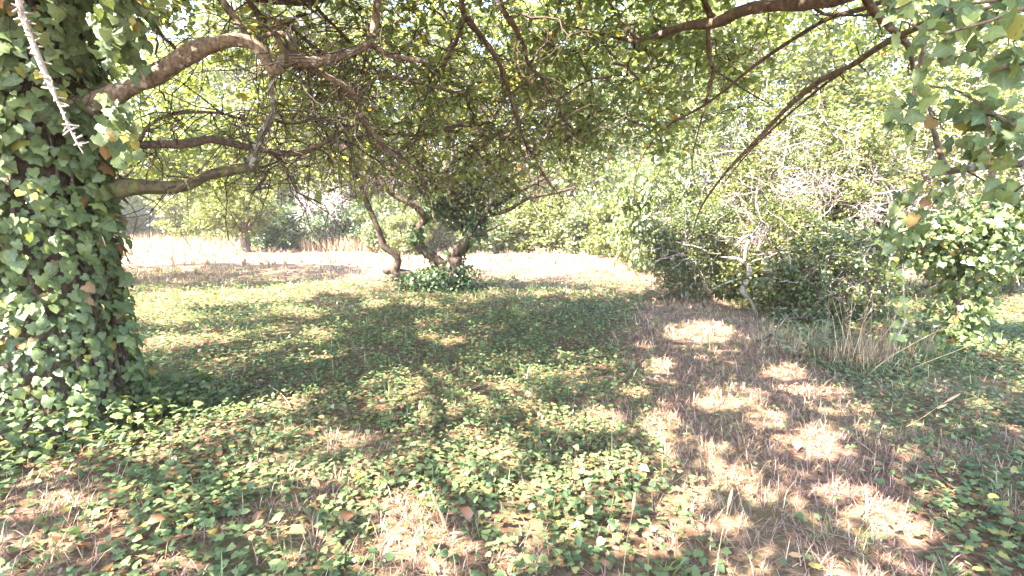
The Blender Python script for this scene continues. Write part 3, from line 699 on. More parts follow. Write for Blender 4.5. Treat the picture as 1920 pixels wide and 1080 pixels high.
# ------------------------------------------------------------------ the many-stemmed tree in the middle
def middle_tree():
    rng = np.random.default_rng(91)
    B = on_ground(838, 548); y0 = B[1]
    t = thing('multi_stemmed_tree', (B[0], y0, 0), 'spreading fruit tree with three crooked stems and ivy round its foot, in the middle', 'tree')
    skel = []
    def L(pts, ys, radii, mat='bark', name='stem', seg=9, rough=.11, wob=.0):
        V, F, C = limb(bez(pts, ys), radii, seg, rough, .08, int(rng.integers(1e6)), wob)
        obj(name, V, F, M['dark_bark' if mat == 'bark' else mat], t, smooth=True); skel.append(C)
    L([(848, 560), (850, 535), (853, 500), (852, 472), (870, 456), (892, 430), (908, 403), (940, 376), (985, 352), (1030, 330)], [y0, y0-.6], [.22, .18, .15, .13, .105, .09, .075, .06, .045, .02])
    L([(845, 530), (833, 500), (801, 473), (781, 456), (779, 435), (795, 413), (790, 397), (768, 381), (736, 365), (709, 333), (677, 295), (640, 255)], [y0, y0-.8], [.14, .12, .105, .095, .085, .075, .06, .055, .05, .042, .035, .015], 'bark')
    L([(835, 552), (800, 528), (763, 516), (741, 508), (747, 489), (738, 474), (720, 462), (709, 430), (688, 381), (666, 327), (650, 311), (607, 300), (560, 296)], [y0+.05, y0-.6], [.14, .12, .11, .09, .085, .075, .075, .062, .055, .045, .034, .025, .012], 'bark')
    L([(741, 508), (728, 505), (722, 512)], [y0, y0-.1], [.10, .10, .08], 'warm_bark', 'stub')
    L([(852, 475), (868, 470), (882, 462)], [y0-.1, y0-.2], [.07, .06, .05], 'bark', 'stub')
    L([(795, 413), (812, 395), (822, 380), (838, 340), (850, 290), (842, 230), (850, 170)], [y0-.3, y0+.3], [.08, .07, .065, .055, .045, .035, .02], 'bark')
    L([(822, 382), (850, 372), (880, 355), (930, 345), (980, 330)], [y0-.3, y0-.8], [.05, .045, .04, .03, .015], 'bark')
    L([(895, 428), (905, 370), (900, 310), (915, 250), (900, 180)], [y0-.3, y0+.6], [.07, .06, .05, .035, .02], 'bark')
    L([(905, 405), (950, 395), (990, 372), (1040, 362), (1080, 350)], [y0-.3, y0-1.2], [.05, .04, .035, .025, .01], 'bark')
    L([(736, 366), (739, 340), (750, 310), (745, 270)], [y0-.6, y0-.4], [.03, .028, .022, .012], 'bark')
    L([(664, 327), (668, 290), (650, 240), (640, 180)], [y0-.5, y0+.2], [.04, .035, .03, .015], 'bark')
    L([(649, 345), (620, 356), (612, 362)], [y0-.55, y0-.8], [.022, .018, .008], 'bark')
    L([(870, 455), (900, 440), (930, 425), (950, 418)], [y0-.2, y0-.9], [.03, .025, .02, .01], 'bark')
    for k in range(10):
        a = k*.628+rng.normal(0, .15); ln = rng.uniform(2.6, 3.8); q = np.linspace(0, 1, 6)[:, None]
        p = np.array([B[0], y0, 1.7])+np.array([math.cos(a), math.sin(a), 0])*ln*q+np.array([0, 0, 1])*(1.9*q**.8)+rng.normal(0, .14, (6, 3))*q
        V, F, C = limb(p, np.linspace(.07, .015, 6), 7, .1, .1, 300+k); obj('bough', V, F, M['bark'], t, smooth=True); skel.append(C)
    spurs(t, skel[:12], rng, 7, (.03, .20), .005)
    S = np.vstack([s[4::2] for s in skel]); S = S[S[:, 2] > .75]
    n = 270; a = rng.uniform(0, 2*math.pi, n); r = 4.0*np.sqrt(rng.random(n)); e = np.maximum(1-(r/4.2)**2, 0)
    cl = np.stack([B[0]+r*np.cos(a), y0+r*np.sin(a), 1.75+.5*np.sqrt(e)+2.9*np.sqrt(e)*rng.random(n)**.8], 1)
    u, v = pix(cl); cl = cl[(v < np.interp(u, [400, 600, 700, 860, 1000, 1150], [330, 350, 330, 345, 360, 280])) & (u < 1160+rng.normal(0, 40, len(u)))]
    tv, tf, lv, lf, lr = crown(S, cl, rng, leaf=.084, nsub=10, per=5, spread=.55, twig_r=(.013, .005))
    obj('twigs', tv, tf, M['twig'], t, kind='stuff')
    obj('foliage', lv, lf, M['fruit_leaf'], t, rnd=lr, kind='stuff')
    u, v = pix(S); bare_twigs(t, S[v < 360], 900, rng, (.5, 1.5), .0095)
    # ivy: a mound at the foot, sleeves on the stems, a bush where the stems fork
    P = []
    P.append(blob_points(1500, (B[0]+.03, y0-.05, .22), (.62, .55, .42), rng, .55)); P.append(blob_points(900, at(795, 528, y0-.2), (.5, .35, .26), rng))
    P.append(blob_points(600, at(818, 385, y0-.3), (.28, .3, .36), rng, .2)); P.append(blob_points(600, at(862, 400, y0+.1), (.34, .3, .46), rng, .2))
    P.append(blob_points(500, at(895, 420, y0-.3), (.22, .22, .36), rng)); P.append(blob_points(120, at(783, 440, y0-.3), (.14, .16, .22), rng, .5)); P.append(blob_points(300, at(853, 490, y0-.05), (.2, .2, .40), rng, .6))
    P.append(blob_points(400, at(885, 350, y0-.2), (.25, .25, .4), rng))
    for i, top, m in ((0, 2.0, 420), (1, 1.3, 260), (5, 2.3, 260), (6, 2.2, 120), (7, 2.3, 220)):
        C = skel[i]; C = C[(C[:, 2] < top) & (C[:, 2] > .1)]
        if len(C): P.append(C[rng.integers(0, len(C), m)]+rng.normal(0, .07, (m, 3)))
    pos = np.vstack(P); pos[:, 2] = np.maximum(pos[:, 2], .02); n = len(pos)
    V, F, q = leaves(IVY6, pos, unit(rand_dir(n, rng)+np.array([0, 0, -.7])), unit(rand_dir(n, rng)*.7+np.array([0, -.35, .7])), rng.uniform(.05, .095, n), rng)
    obj('ivy', V, F, M['dark_leaf'], t, rnd=q, kind='stuff')
middle_tree()

# ------------------------------------------------------------------ the tree leaning in from the right edge
def right_tree():
    rng = np.random.default_rng(101)
    X, Y = 3.05, 2.0
    t = thing('overhanging_tree', (X, Y, 0), 'tree at the right edge whose dark limb and ivy sprays hang into the top corner', 'tree')
    V, F, C = limb(np.array([(X, Y, -.1), (X-.02, Y, .8), (X, Y+.05, 1.8), (X+.05, Y, 2.8), (X, Y-.05, 3.6)]), [.22, .17, .15, .14, .12], 14, .08, .06, 7)
    obj('trunk', V, F, M['bark'], t, smooth=True); skel = [C[len(C)//2:]]
    def L(pts, ys, radii, mat='bark', name='limb', seg=9, rough=.11, wob=.01):
        V, F, C = limb(bez(pts, ys), np.array(radii)*.76, seg, rough, .06, int(rng.integers(1e6)), wob)
        obj(name, V, F, M[mat], t, smooth=True); skel.append(C)
    L([(1960, -260), (1760, -90), (1620, -22), (1545, -3), (1480, 10), (1400, 20), (1340, 42), (1290, 45), (1240, 65), (1200, 80), (1130, 65), (1060, 45)], [2.3, 5.6], [.09, .075, .062, .056, .055, .054, .052, .045, .040, .03, .02, .01], seg=11)
    L([(1340, 42), (1325, 15), (1310, -30)], [4.6, 4.7], [.04, .036, .03])
    L([(1328, 48), (1328, 100), (1336, 130), (1326, 180), (1312, 240), (1300, 300), (1305, 340)], [4.7, 5.2], [.03, .026, .024, .017, .013, .009, .004])
    L([(1336, 130), (1370, 150), (1420, 182), (1450, 200)], [4.8, 5.0], [.014, .012, .010, .004], 'twig')
    L([(1205, 78), (1160, 40), (1140, 0), (1120, -40)], [5.0, 5.2], [.02, .018, .015, .012])
    L([(1800, 10), (1700, 62), (1650, 88), (1600, 120), (1540, 150), (1480, 200), (1420, 260), (1370, 310), (1335, 360), (1310, 405), (1292, 460)], [2.6, 5.6], [.024, .024, .023, .025, .026, .025, .022, .019, .014, .010, .004])
    L([(1620, 105), (1540, 165), (1470, 222), (1400, 290), (1350, 350)], [3.5, 5.4], [.014, .014, .013, .010, .004])
    L([(1750, -40), (1640, 10), (1560, 30), (1500, 65), (1420, 120), (1330, 190), (1250, 240), (1200, 300), (1180, 380)], [3.0, 6.0], [.022, .022, .021, .021, .019, .017, .013, .009, .003])
    L([(1605, -40), (1630, 10), (1660, 42), (1695, 72), (1708, 96), (1712, 130)], [3.0, 3.4], [.028, .028, .028, .027, .022, .012], 'bark')
    L([(1480, -40), (1530, 20), (1570, 30), (1640, 28), (1720, 5)], [4.2, 3.4], [.016, .016, .014, .012, .008], 'twig')
    # pale cut bough
    L([(2060, 322), (1960, 312), (1890, 309), (1830, 312), (1775, 318), (1758, 322)], [1.95, 2.3], [.026, .024, .022, .022, .018, .012], 'lichen_bark', 'cut_bough', 10, .14)
    L([(1775, 318), (1762, 285), (1752, 240), (1748, 205)], [2.3, 2.6], [.012, .014, .014, .010], 'bark', 'cut_bough')
    for k in range(7):
        a = [.6, 1.2, 1.75, 2.2, 2.7, 3.3, 4.2][k]; ln = rng.uniform(3.0, 4.4); q = np.linspace(0, 1, 6)[:, None]
        p = np.array([X, Y, 3.0])+np.array([math.cos(a), math.sin(a), 0])*ln*q+np.array([0, 0, 1])*(1.5*q**.8)+rng.normal(0, .1, (6, 3))*q
        V, F, C = limb(p, np.linspace(.06, .014, 6), 7, .1, .1, 400+k); obj('bough', V, F, M['bark'], t, smooth=True); skel.append(C)
    spurs(t, skel[1:], rng, 7, (.015, .12), .004)
    S = np.vstack([s[::3] for s in skel])
    n = 420; a = rng.uniform(0, 2*math.pi, n); r = 4.6*np.sqrt(rng.random(n))
    cl = np.stack([X-.3+r*np.cos(a), Y+.8+r*np.sin(a), 3.3+1.5*rng.random(n)], 1)
    m = 520
    lo = np.stack([rng.uniform(.0, 4.2, m), rng.uniform(5.0, 8.6, m), rng.uniform(2.2, 4.8, m)], 1)
    u, v = pix(lo); lo = lo[(v < np.interp(u, [1000, 1100, 1250, 1320, 1500, 1700], [230, 290, 260, 220, 100, 70])+rng.normal(0, 20, m))]
    cl = np.vstack([cl, lo]); cl = cl[np.linalg.norm(cl-np.array([0, 0, CAM_H]), axis=1) > 1.9]
    u, v = pix(cl); sky_hole = (cl[:, 1] > 0) & (u > 1390) & (u < 1660) & (v > -60) & (v < 130); cl = cl[~sky_hole | (rng.random(len(cl)) < .55)]
    u, v = pix(cl); seen = (cl[:, 1] > .3) & (u > -150) & (u < 2070) & (v > -220)
    tv, tf, lv, lf, lr = crown(S, cl[~seen], rng, leaf=.085, nsub=6, per=10, spread=.42, tp=CHEAP)
    obj('overhead_twigs', tv, tf, M['twig'], t, kind='stuff')
    obj('overhead_foliage', lv, lf, M['fruit_leaf'], t, rnd=lr, kind='stuff')
    tv, tf, lv, lf, lr = crown(S, cl[seen], rng, leaf=.074, nsub=8, per=9, spread=.42, twig_r=(.009, .0032))
    obj('twigs', tv, tf, M['twig'], t, kind='stuff')
    obj('foliage', lv, lf, M['fruit_leaf'], t, rnd=lr, kind='stuff')
    # ivy sprays in the corner: every leaf is its own
    sprays = [([(1990, -30), (1880, 5), (1800, 30), (1740, 55), (1690, 40)], [1.7, 2.0]), ([(2000, 30), (1900, 60), (1840, 85), (1790, 110)], [1.6, 1.9]),
              ([(1990, 260), (1900, 235), (1840, 200), (1790, 170), (1740, 160)], [1.7, 2.1]), ([(1980, 200), (1910, 215), (1850, 218), (1800, 205)], [1.75, 2.0]),
              ([(1735, 80), (1722, 130), (1715, 170), (1705, 205), (1690, 240)], [2.0, 2.05]), ([(1855, 218), (1853, 260), (1856, 300)], [1.85, 1.85]),
              ([(2000, 250), (1930, 243), (1880, 255), (1840, 275), (1815, 305)], [1.8, 2.1]), ([(1990, 300), (1920, 345), (1900, 360)], [1.8, 2.0]), ([(1800, -30), (1760, 20), (1700, 20), (1650, 10)], [1.9, 2.3])]
    iv = None; cnt = 0
    sprays += [([(2000, -40), (1930, 10), (1850, 40), (1770, 60)], [1.35, 1.5]), ([(1990, -60), (1900, -10), (1830, 5), (1760, 0)], [1.4, 1.6]), ([(2000, 90), (1940, 110), (1890, 130), (1850, 125)], [1.4, 1.6]), ([(1740, 330), (1700, 380), (1670, 420), (1660, 460)], [2.6, 2.8]), ([(1800, 330), (1740, 390), (1700, 430), (1640, 440)], [2.7, 2.9])]
    for pts, ys in sprays:
        V, F, C = limb(bez(pts, ys), np.linspace(.007, .003, len(pts)), 5, .1, .03, int(rng.integers(1e6)), .006)
        s = obj('ivy_stem', V, F, M['warm_bark'], t, smooth=True)
        k = rng.integers(1, len(C), max(10, int(len(C)*2.0)))
        for q in k:
            pos = C[q]+rng.normal(0, .035, 3); ax = unit(rng.normal(size=3)*.6+np.array([-.2, -.1, -.8])); nr = unit(np.array([-.2, -.75, .5])+rng.normal(0, .5, 3))
            place_leaf(s, t, pos, ax, nr, rng.uniform(.035, .078), cnt); cnt += 1
    # dense ivy against the trunk, out to the corner of the picture
    n = 900; pos = np.vstack([blob_points(500, (X-.25, Y+.1, 2.35), (.5, .5, .55), rng, .4), blob_points(400, (X-.15, Y+.1, 1.9), (.4, .4, .5), rng, .4)])
    V, F, q = leaves(IVY, pos, unit(rand_dir(n, rng)+np.array([0, 0, -.8])), unit(rand_dir(n, rng)*.6+np.array([-.4, -.5, .5])), rng.uniform(.045, .085, n), rng)
    obj('ivy', V, F, M['ivy'], t, rnd=q, vein=True, kind='stuff')
right_tree()

# ------------------------------------------------------------------ tall trees behind the clearing
def tall_tree(name, seed, mat, label, height=14.0, width=4.2, n_clump=330, per=80, leaf=.20, low=.03, group='tall trees behind the clearing'):
    rng = np.random.default_rng(seed)
    t = thing(name, (0, 0, 0), label, 'tree', group)
    tp_ = np.array([(0, 0, -.3), (.1, .05, height*.2), (-.1, .1, height*.45), (.05, 0, height*.7), (0, 0, height*.93)])
    V, F, C = limb(tp_, [.32, .25, .19, .11, .03], 9, .06, .4, seed); obj('trunk', V, F, M['bark'], t, smooth=True)
    for k in range(9):
        z0 = height*rng.uniform(.14, .7); a = k*2.4+rng.normal(0, .3); ln = width*rng.uniform(.55, .9)
        q = np.linspace(0, 1, 5)[:, None]
        p = np.array([0, 0, z0])+np.array([math.cos(a), math.sin(a), 0])*ln*q+np.array([0, 0, 1])*(height*.14*q)+rng.normal(0, .15, (5, 3))*q
        V, F, C = limb(p, np.linspace(.10, .02, 5), 6, .08, .3, seed+k); obj('branch', V, F, M['bark'], t, smooth=True)
    c = blob_points(n_clump, (0, 0, height*(.5+low*.45)), (width, width, height*(.52-low*.40)), rng, .35, .22)
    c = c[c[:, 2] > height*low*.5]
    rad = rng.uniform(.30, .85, len(c)); nn = (per*(rad/.6)**2).astype(int)+4
    cc = np.repeat(c, nn, 0); rr = np.repeat(rad, nn)[:, None]; N = len(cc)
    pos = cc+rng.normal(0, .55, (N, 3))*rr*np.array([1, 1, .62]); pos[:, 2] = np.maximum(pos[:, 2], .05)
    outw = unit(pos-np.array([0, 0, height*.5]))
    V, F, q = leaves(CHEAP, pos, unit(rand_dir(N, rng)+np.array([0, 0, -.4])), unit(rand_dir(N, rng)*.8+np.array([0, 0, .8])+outw*.4), leaf*rng.uniform(.6, 1.3, N), rng)
    obj('crown', V, F, M[mat], t, rnd=q, kind='stuff')
    return t
PROTO = {'pale': tall_tree('broadleaf_tree', 501, 'pale_leaf', ''), 'mid': tall_tree('leafy_tree', 502, 'mid_leaf', '', 14, 4.0), 'airy': tall_tree('airy_tree', 503, 'pale_leaf', '', 14, 4.4, 240, 60, .17)}
USED = set()
def plant(proto, px, y, h, w, rot, label, group):
    x = (px-960)/FPX*y
    s = PROTO[proto]; base = 14.0
    loc = (x, y, float(gz(np.array(x), np.array(y)))-.05); sc = (w/4.2, w/4.2, h/base)
    if proto in USED: return copy_tree(s, loc, rot, sc, label, group)
    USED.add(proto); s.location = loc; s.rotation_euler = (0, 0, rot); s.scale = sc; s['label'] = label; s['group'] = group
    return s
TT = 'tall trees behind the clearing'
for a in [('pale', -260, 30, 13, 5.5, .3, 'broad pale tree outside the left edge beyond the ivy trunk'),
          ('mid', 20, 34, 13, 5.5, 1.2, 'green tree showing behind the ivy trunk at the left edge'),
          ('airy', 330, 64, 23, 8.0, 2.0, 'airy tree with blue sky over it, behind the house roof'),
          ('pale', 450, 38, 18, 6.0, 3.1, 'bright tree behind the small orchard tree at the left'),
          ('mid', 590, 36, 19, 6.0, .8, 'tall green tree above the dark evergreen hedge'),
          ('pale', 735, 39, 20, 6.0, 4.0, 'tall pale tree behind the leaning left stem of the middle tree'),
          ('mid', 850, 41, 19, 5.5, 2.6, 'green tree straight behind the middle tree and its ivy'),
          ('airy', 985, 37, 18, 5.2, 5.1, 'thin airy tree letting sky through right of the middle tree'),
          ('pale', 1090, 33, 18, 5.2, 1.7, 'pale sunlit tree above the bright bushes at the end of the clearing'),
          ('airy', 1190, 29, 16, 4.6, .4, 'bright whitish green tree left of the thicket'),
          ('mid', 1275, 24, 13.5, 4.2, 3.6, 'green tree rising behind the round bush at the corner of the thicket'),
          ('pale', 1400, 21, 10.2, 4.0, 5.5, 'low sunlit tree under the patch of blue sky'),
          ('mid', 1545, 19, 8.8, 3.9, 2.2, 'low green tree behind the thicket, just right of the blue sky'),
          ('pale', 1690, 18, 9.8, 3.8, .9, 'yellowish green tree behind the pale cut bough'),
          ('airy', 1850, 20, 10, 4.4, 4.4, 'airy tree behind the ivy sprays in the right corner'),
          ('mid', 2080, 22, 12, 5.0, 1.5, 'green tree past the right edge behind the sunny lawn')]:
    plant(*a, TT)

# ------------------------------------------------------------------ bushes
def bush_proto(name, seed, mat, n_clump, per, leaf, tp=CHEAP):
    """unit bush 1 m high, about 1 m wide"""
    rng = np.random.default_rng(seed)
    t = thing(name, (0, 0, 0), '', 'bush')
    st, rd = [], []
    for k in range(12):
        a = rng.uniform(0, 6.28); q = np.linspace(0, 1, 6)[:, None]; ln = rng.uniform(.25, .55)
        st.append(np.array([math.cos(a), math.sin(a), 0])*(.05+ln*q**1.4)+np.array([0, 0, 1])*q*rng.uniform(.6, .95)+rng.normal(0, .02, (6, 3))*q-np.array([0, 0, .02])); rd.append(np.linspace(.014, .004, 6))
    for p, r in zip(st, rd):
        V, F = tubes(p[None], r[None], 5); obj('stem', V, F, M['bark'], t, smooth=True)
    c = blob_points(n_clump, (0, 0, .48), (.55, .55, .50), rng, .4, .2); c = c[c[:, 2] > .02]
    nn = rng.integers(per//2, per*3//2, len(c)); cc = np.repeat(c, nn, 0); N = len(cc)
    pos = cc+rng.normal(0, .055, (N, 3)); pos[:, 2] = np.maximum(pos[:, 2], .015)
    V, F, q = leaves(tp, pos, unit(rand_dir(N, rng)+np.array([0, 0, -.3])), unit(rand_dir(N, rng)*.8+np.array([0, 0, .7])+unit(pos-np.array([0, 0, .4]))*.5), leaf*rng.uniform(.6, 1.3, N), rng)
    obj('foliage', V, F, M[mat], t, rnd=q, kind='stuff')
    return t
BP = {'mid': bush_proto('bush', 601, 'mid_leaf', 150, 60, .055), 'pale': bush_proto('pale_bush', 602, 'pale_leaf', 140, 60, .055), 'dark': bush_proto('evergreen_bush', 603, 'dark_leaf', 150, 70, .055)}
def bush(proto, px, y, h, w, rot, label, group):
    x = (px-960)/FPX*y; s = BP[proto]; loc = (x, y, float(gz(np.array(x), np.array(y)))-.02); sc = (w, w, h)
    if 'b'+proto in USED: return copy_tree(s, loc, rot, sc, label, group)
    USED.add('b'+proto); s.location = loc; s.rotation_euler = (0, 0, rot); s.scale = sc; props(s, label, None, group); return s
BB = 'bushes round the clearing'
for a in [('pale', 372, 40, 3.4, 4.0, .2, 'yellowish bush right of the white house wall'), ('pale', 385, 34, 3.6, 4.2, 1.4, 'yellow green bush behind the tall meadow grass'), ('pale', 425, 33, 2.6, 3.4, 3.0, 'small pale bush left of the small orchard tree'),
          ('mid', 205, 40, 3.6, 4.5, 2.2, 'green bush left of the house beside the ivy trunk'),
          ('dark', 535, 29, 2.7, 3.6, .5, 'dark evergreen bush right of the ivy stump'), ('dark', 605, 28.5, 2.4, 3.6, 2.4, 'dark evergreen bush below the bleached dead bush'), ('dark', 668, 29, 2.8, 3.4, 4.0, 'dark evergreen bush behind the leaning left stem'),
          ('mid', 735, 27, 3.0, 3.0, 1.0, 'green bush seen between the left and middle stems'), ('pale', 765, 25, 2.1, 2.0, 5.0, 'pale bush seen between the two left stems near the ground'), ('mid', 830, 30, 3.2, 4.2, .9, 'green bush behind the ivy of the middle tree'),
          ('mid', 912, 25, 2.3, 2.8, 1.9, 'low green bush just right of the middle tree'), ('pale', 975, 25.5, 2.5, 3.0, .1, 'sunlit bush at the end of the clearing right of the middle tree'), ('pale', 1045, 25, 2.7, 3.2, 3.7, 'bright rounded bush in the middle of the far row'),
          ('mid', 1105, 23.5, 2.6, 2.8, 2.9, 'green bush in the far row with shade at its foot'), ('pale', 1165, 21, 2.4, 2.6, 4.8, 'bright yellow green bush at the right end of the far row'), ('mid', 1215, 17.5, 3.4, 2.6, .7, 'leafy bush between the far row and the thicket'),
          ('mid', 1250, 15, 3.8, 2.6, 2.1, 'tall bush behind the round bush at the corner of the thicket'), ('pale', 1875, 13, 1.7, 2.4, 1.1, 'sunny low bush beyond the ivy column at the right'), ('mid', 1960, 12.5, 2.2, 2.6, 3.3, 'green bush cut by the right edge beyond the sunny lawn')]:
    bush(*a, BB)
UB = 'tall understory bushes at the wood edge'
for a in [('mid', 150, 44, 7.0, 9.0, .4, 'tall understory bush behind the ivy trunk'), ('pale', 290, 62, 8.0, 11.0, 1.1, 'tall understory bush above the house roof'), ('pale', 400, 44, 6.5, 7.5, 2.6, 'tall pale understory bush over the meadow grass'), ('mid', 500, 40, 6.5, 7.5, 1.7, 'tall understory bush above the ivy stump'), ('pale', 610, 40, 6.0, 7.0, 5.2, 'tall pale understory bush over the bleached dead bush'),
          ('mid', 700, 42, 6.5, 7.0, 3.9, 'tall understory bush behind the leaning left stem'), ('pale', 790, 44, 6.0, 7.0, .2, 'tall pale understory bush seen between the stems'), ('mid', 905, 40, 5.5, 7.0, 4.6, 'tall understory bush behind the right stem of the middle tree'), ('pale', 1000, 38, 6.0, 6.5, 2.0, 'tall pale understory bush behind the low green bush'),
          ('pale', 1085, 33, 6.0, 5.5, 3.0, 'tall bright understory bush behind the far row'), ('mid', 1160, 30, 6.5, 5.5, .8, 'tall understory bush behind the right end of the far row')]:
    bush(*a, UB)

# ------------------------------------------------------------------ the overgrown thicket at the right
def thicket_shrub(seed, px, y, h, w, mat, label, leaf=.06, n=190, dead=30, ny=.75, lean=0.0, per=11):
    rng = np.random.default_rng(seed); x = (px-960)/FPX*y
    t = thing('thicket_shrub', (x, y, 0), label, 'shrub', 'shrubs of the overgrown thicket')
    sk = []
    for k in range(9):
        a = rng.uniform(0, 6.28); q = np.linspace(0, 1, 7)[:, None]; ln = w*rng.uniform(.3, .9)
        p = np.array([x, y, -.05])+np.array([math.cos(a), math.sin(a)*ny, 0])*(.12+ln*q**1.5)+np.array([0, 0, 1])*h*q*rng.uniform(.65, .95)+rng.normal(0, .09, (7, 3))*q+np.array([lean, 0, 0])*q
        V, F, C = limb(p, np.linspace(rng.uniform(.018, .035), .006, 7), 6, .12, .1, seed*31+k, .02)
        obj('stem', V, F, M[rng.choice(['bark', 'grey_twig', 'lichen_bark'])], t, smooth=True); sk.append(C[2:])
    c = blob_points(n, (x+lean*.6, y, h*.52), (w, w*ny, h*.52), rng, .45, .25); c = c[c[:, 2] > .08]
    tv, tf, lv, lf, lr = crown(np.vstack(sk), c, rng, leaf=leaf, nsub=7, per=per, spread=.30, gaps=False, tp=CHEAP, twig_r=(.006, .0022), K=5)
    obj('twigs', tv, tf, M['twig'], t, kind='stuff'); obj('foliage', lv, lf, M[mat], t, rnd=lr, kind='stuff')
    if dead:
        s = blob_points(dead*5, (x, y-w*ny*.35, h*.5), (w*.9, w*ny*.6, h*.4), rng); K = 6
        d = unit(rand_dir(len(s), rng)+np.array([0, -.2, .25])); q = np.linspace(0, 1, K); L = rng.uniform(.25, .8, len(s))
        pp = s[:, None]+d[:, None]*(L[:, None]*q)[..., None]; pp[:, 1:] += np.cumsum(rng.normal(0, .022, (len(s), K-1, 3)), 1)
        pp[..., 2] = np.maximum(pp[..., 2], .05)
        V, F = tubes(pp, np.broadcast_to(np.linspace(.007, .002, K), (len(s), K))*rng.uniform(.7, 1.6, (len(s), 1)), 4)
        obj('dead_twigs', V, F, M['dead_twig'], t, kind='stuff')
        m = dead*22; j = rng.integers(0, len(s), m); pos = pp[j, rng.integers(2, K, m)]+rng.normal(0, .05, (m, 3)); pos[:, 2] = np.maximum(pos[:, 2], .04)
        V, F, r = leaves(CHEAP, pos, rand_dir(m, rng), rand_dir(m, rng)+np.array([0, 0, .4]), rng.uniform(.03, .06, m), rng); obj('withered_leaves', V, F, M['withered'], t, rnd=r, kind='stuff')
    return t
thicket_shrub(701, 1292, 9.4, 1.75, .85, 'mid_leaf', 'dense round green bush at the near corner of the thicket', .055, 230, 8)
thicket_shrub(702, 1345, 11.6, 4.4, 1.5, 'mid_leaf', 'tall leafy shrub rising behind the dense round bush', .065, 250, 22)
thicket_shrub(703, 1455, 10.9, 4.1, 1.5, 'pale_leaf', 'shrub full of bleached dead twigs behind the broken branch', .062, 200, 62)
thicket_shrub(704, 1560, 10.2, 3.2, 1.5, 'mid_leaf', 'green shrub behind the dry stalks', .065, 240, 26)
thicket_shrub(705, 1665, 9.6, 3.9, 1.6, 'pale_leaf', 'sunlit shrub with pale twigs left of the ivy column', .065, 210, 46)
thicket_shrub(706, 1785, 10.4, 4.2, 1.7, 'pale_leaf', 'tall sunlit shrub below the pale cut bough', .068, 220, 40)
thicket_shrub(707, 1905, 10.5, 3.6, 1.5, 'mid_leaf', 'shrub at the right edge behind the ivy column', .068, 200, 30)
thicket_shrub(708, 1470, 8.4, 1.7, .9, 'pale_leaf', 'low bluish green bramble shrub right of the broken branch', .06, 150, 12)
thicket_shrub(709, 1560, 7.6, 1.25, .9, 'mid_leaf', 'low bramble shrub just behind the dry stalks', .06, 150, 10)
thicket_shrub(710, 1390, 10.0, 2.6, .8, 'pale_leaf', 'narrow shrub between the round bush and the broken branch', .058, 130, 26)

def dead_sprays():
    rng = np.random.default_rng(719)
    for px, py, y, r, n, lab in ((1425, 452, 8.3, (.30, .22, .22), 170, 'pale lilac grey tangle of dead twigs above the broken branch'), (1515, 365, 9.2, (.60, .3, .36), 190, 'pinkish bleached tangle of dead twigs high on the thicket'), (1680, 395, 8.4, (.5, .3, .3), 110, 'small pale tangle of dead twigs left of the ivy column')):
        c = at(px, py, y); t = thing('dead_twig_tangle', (c[0], c[1], 0), lab, 'dead twigs', 'tangles of dead twigs in the thicket'); q = np.linspace(0, 1, 6)
        p = np.array([c[0]+.1, c[1]+.2, -.02])+(c-np.array([c[0]+.1, c[1]+.2, 0]))*q[:, None]+rng.normal(0, .03, (6, 3)); V, F, C = limb(p, np.linspace(.022, .01, 6), 6, .15, .06, 9, .01); obj('stem', V, F, M['grey_twig'], t, smooth=True)
        s0 = blob_points(n, c, r, rng); d = rand_dir(n, rng)*np.array([1, .6, 1]); L = rng.uniform(.15, .55, n)
        pp = s0[:, None]+d[:, None]*(L[:, None]*q)[..., None]; pp[:, 1:] += np.cumsum(rng.normal(0, .014, (n, 5, 3)), 1)
        V, F = tubes(pp, np.broadcast_to(np.linspace(.0055, .002, 6), (n, 6)), 3); obj('twigs', V, F, M['tangle'], t, kind='stuff')
dead_sprays()
def ivy_column():
    rng = np.random.default_rng(721)
    B = on_ground(1788, 648); x, y = B[0], B[1]
    t = thing('ivy_column', (x, y, 0), 'slim trunk at the right buried under a spreading head of dark ivy', 'tree')
    V, F, C = limb(np.array([(x, y, -.1), (x+.02, y, .35), (x+.12, y+.05, .9), (x+.25, y+.1, 1.5), (x+.35, y+.1, 2.2)]), [.10, .075, .065, .055, .03], 9, .12, .06, 3)
    tr = obj('trunk', V, F, M['bark'], t, smooth=True)
    for k, (dx, dy, dz) in enumerate([(-.7, -.1, .5), (.5, .1, .5), (-.3, .3, .7), (.8, -.1, .2), (-.9, 0, .15)]):
        q = np.linspace(0, 1, 5)[:, None]; p = np.array([x+.13, y+.05, 1.0])+np.array([dx, dy, dz])*q+rng.normal(0, .04, (5, 3))*q
        V, F, C = limb(p, np.linspace(.03, .008, 5), 7, .1, .05, 800+k); obj('branch', V, F, M['grey_twig'], t, smooth=True)
    pos = np.vstack([blob_points(2100, (x+.15, y, 1.25), (.75, .55, .42), rng, .45, .3), blob_points(600, (x+.04, y, .62), (.26, .26, .6), rng, .5), blob_points(500, (x-.55, y-.05, 1.25), (.4, .35, .3), rng, .3),
                     blob_points(800, (x+.65, y+.1, 1.45), (.5, .4, .38), rng, .3), blob_points(300, (x-.2, y-.1, .12), (.6, .4, .12), rng)])
    pos[:, 2] = np.maximum(pos[:, 2], .03); n = len(pos); out = unit(pos-np.array([x, y, 1.0]))
    ivy_mass(t, tr, pos, unit(rand_dir(n, rng)*.8+np.array([0, 0, -.8])), unit(rand_dir(n, rng)*.6+np.array([0, -.2, .6])+out*.5), rng.uniform(.045, .09, n), rng, 200)
ivy_column()

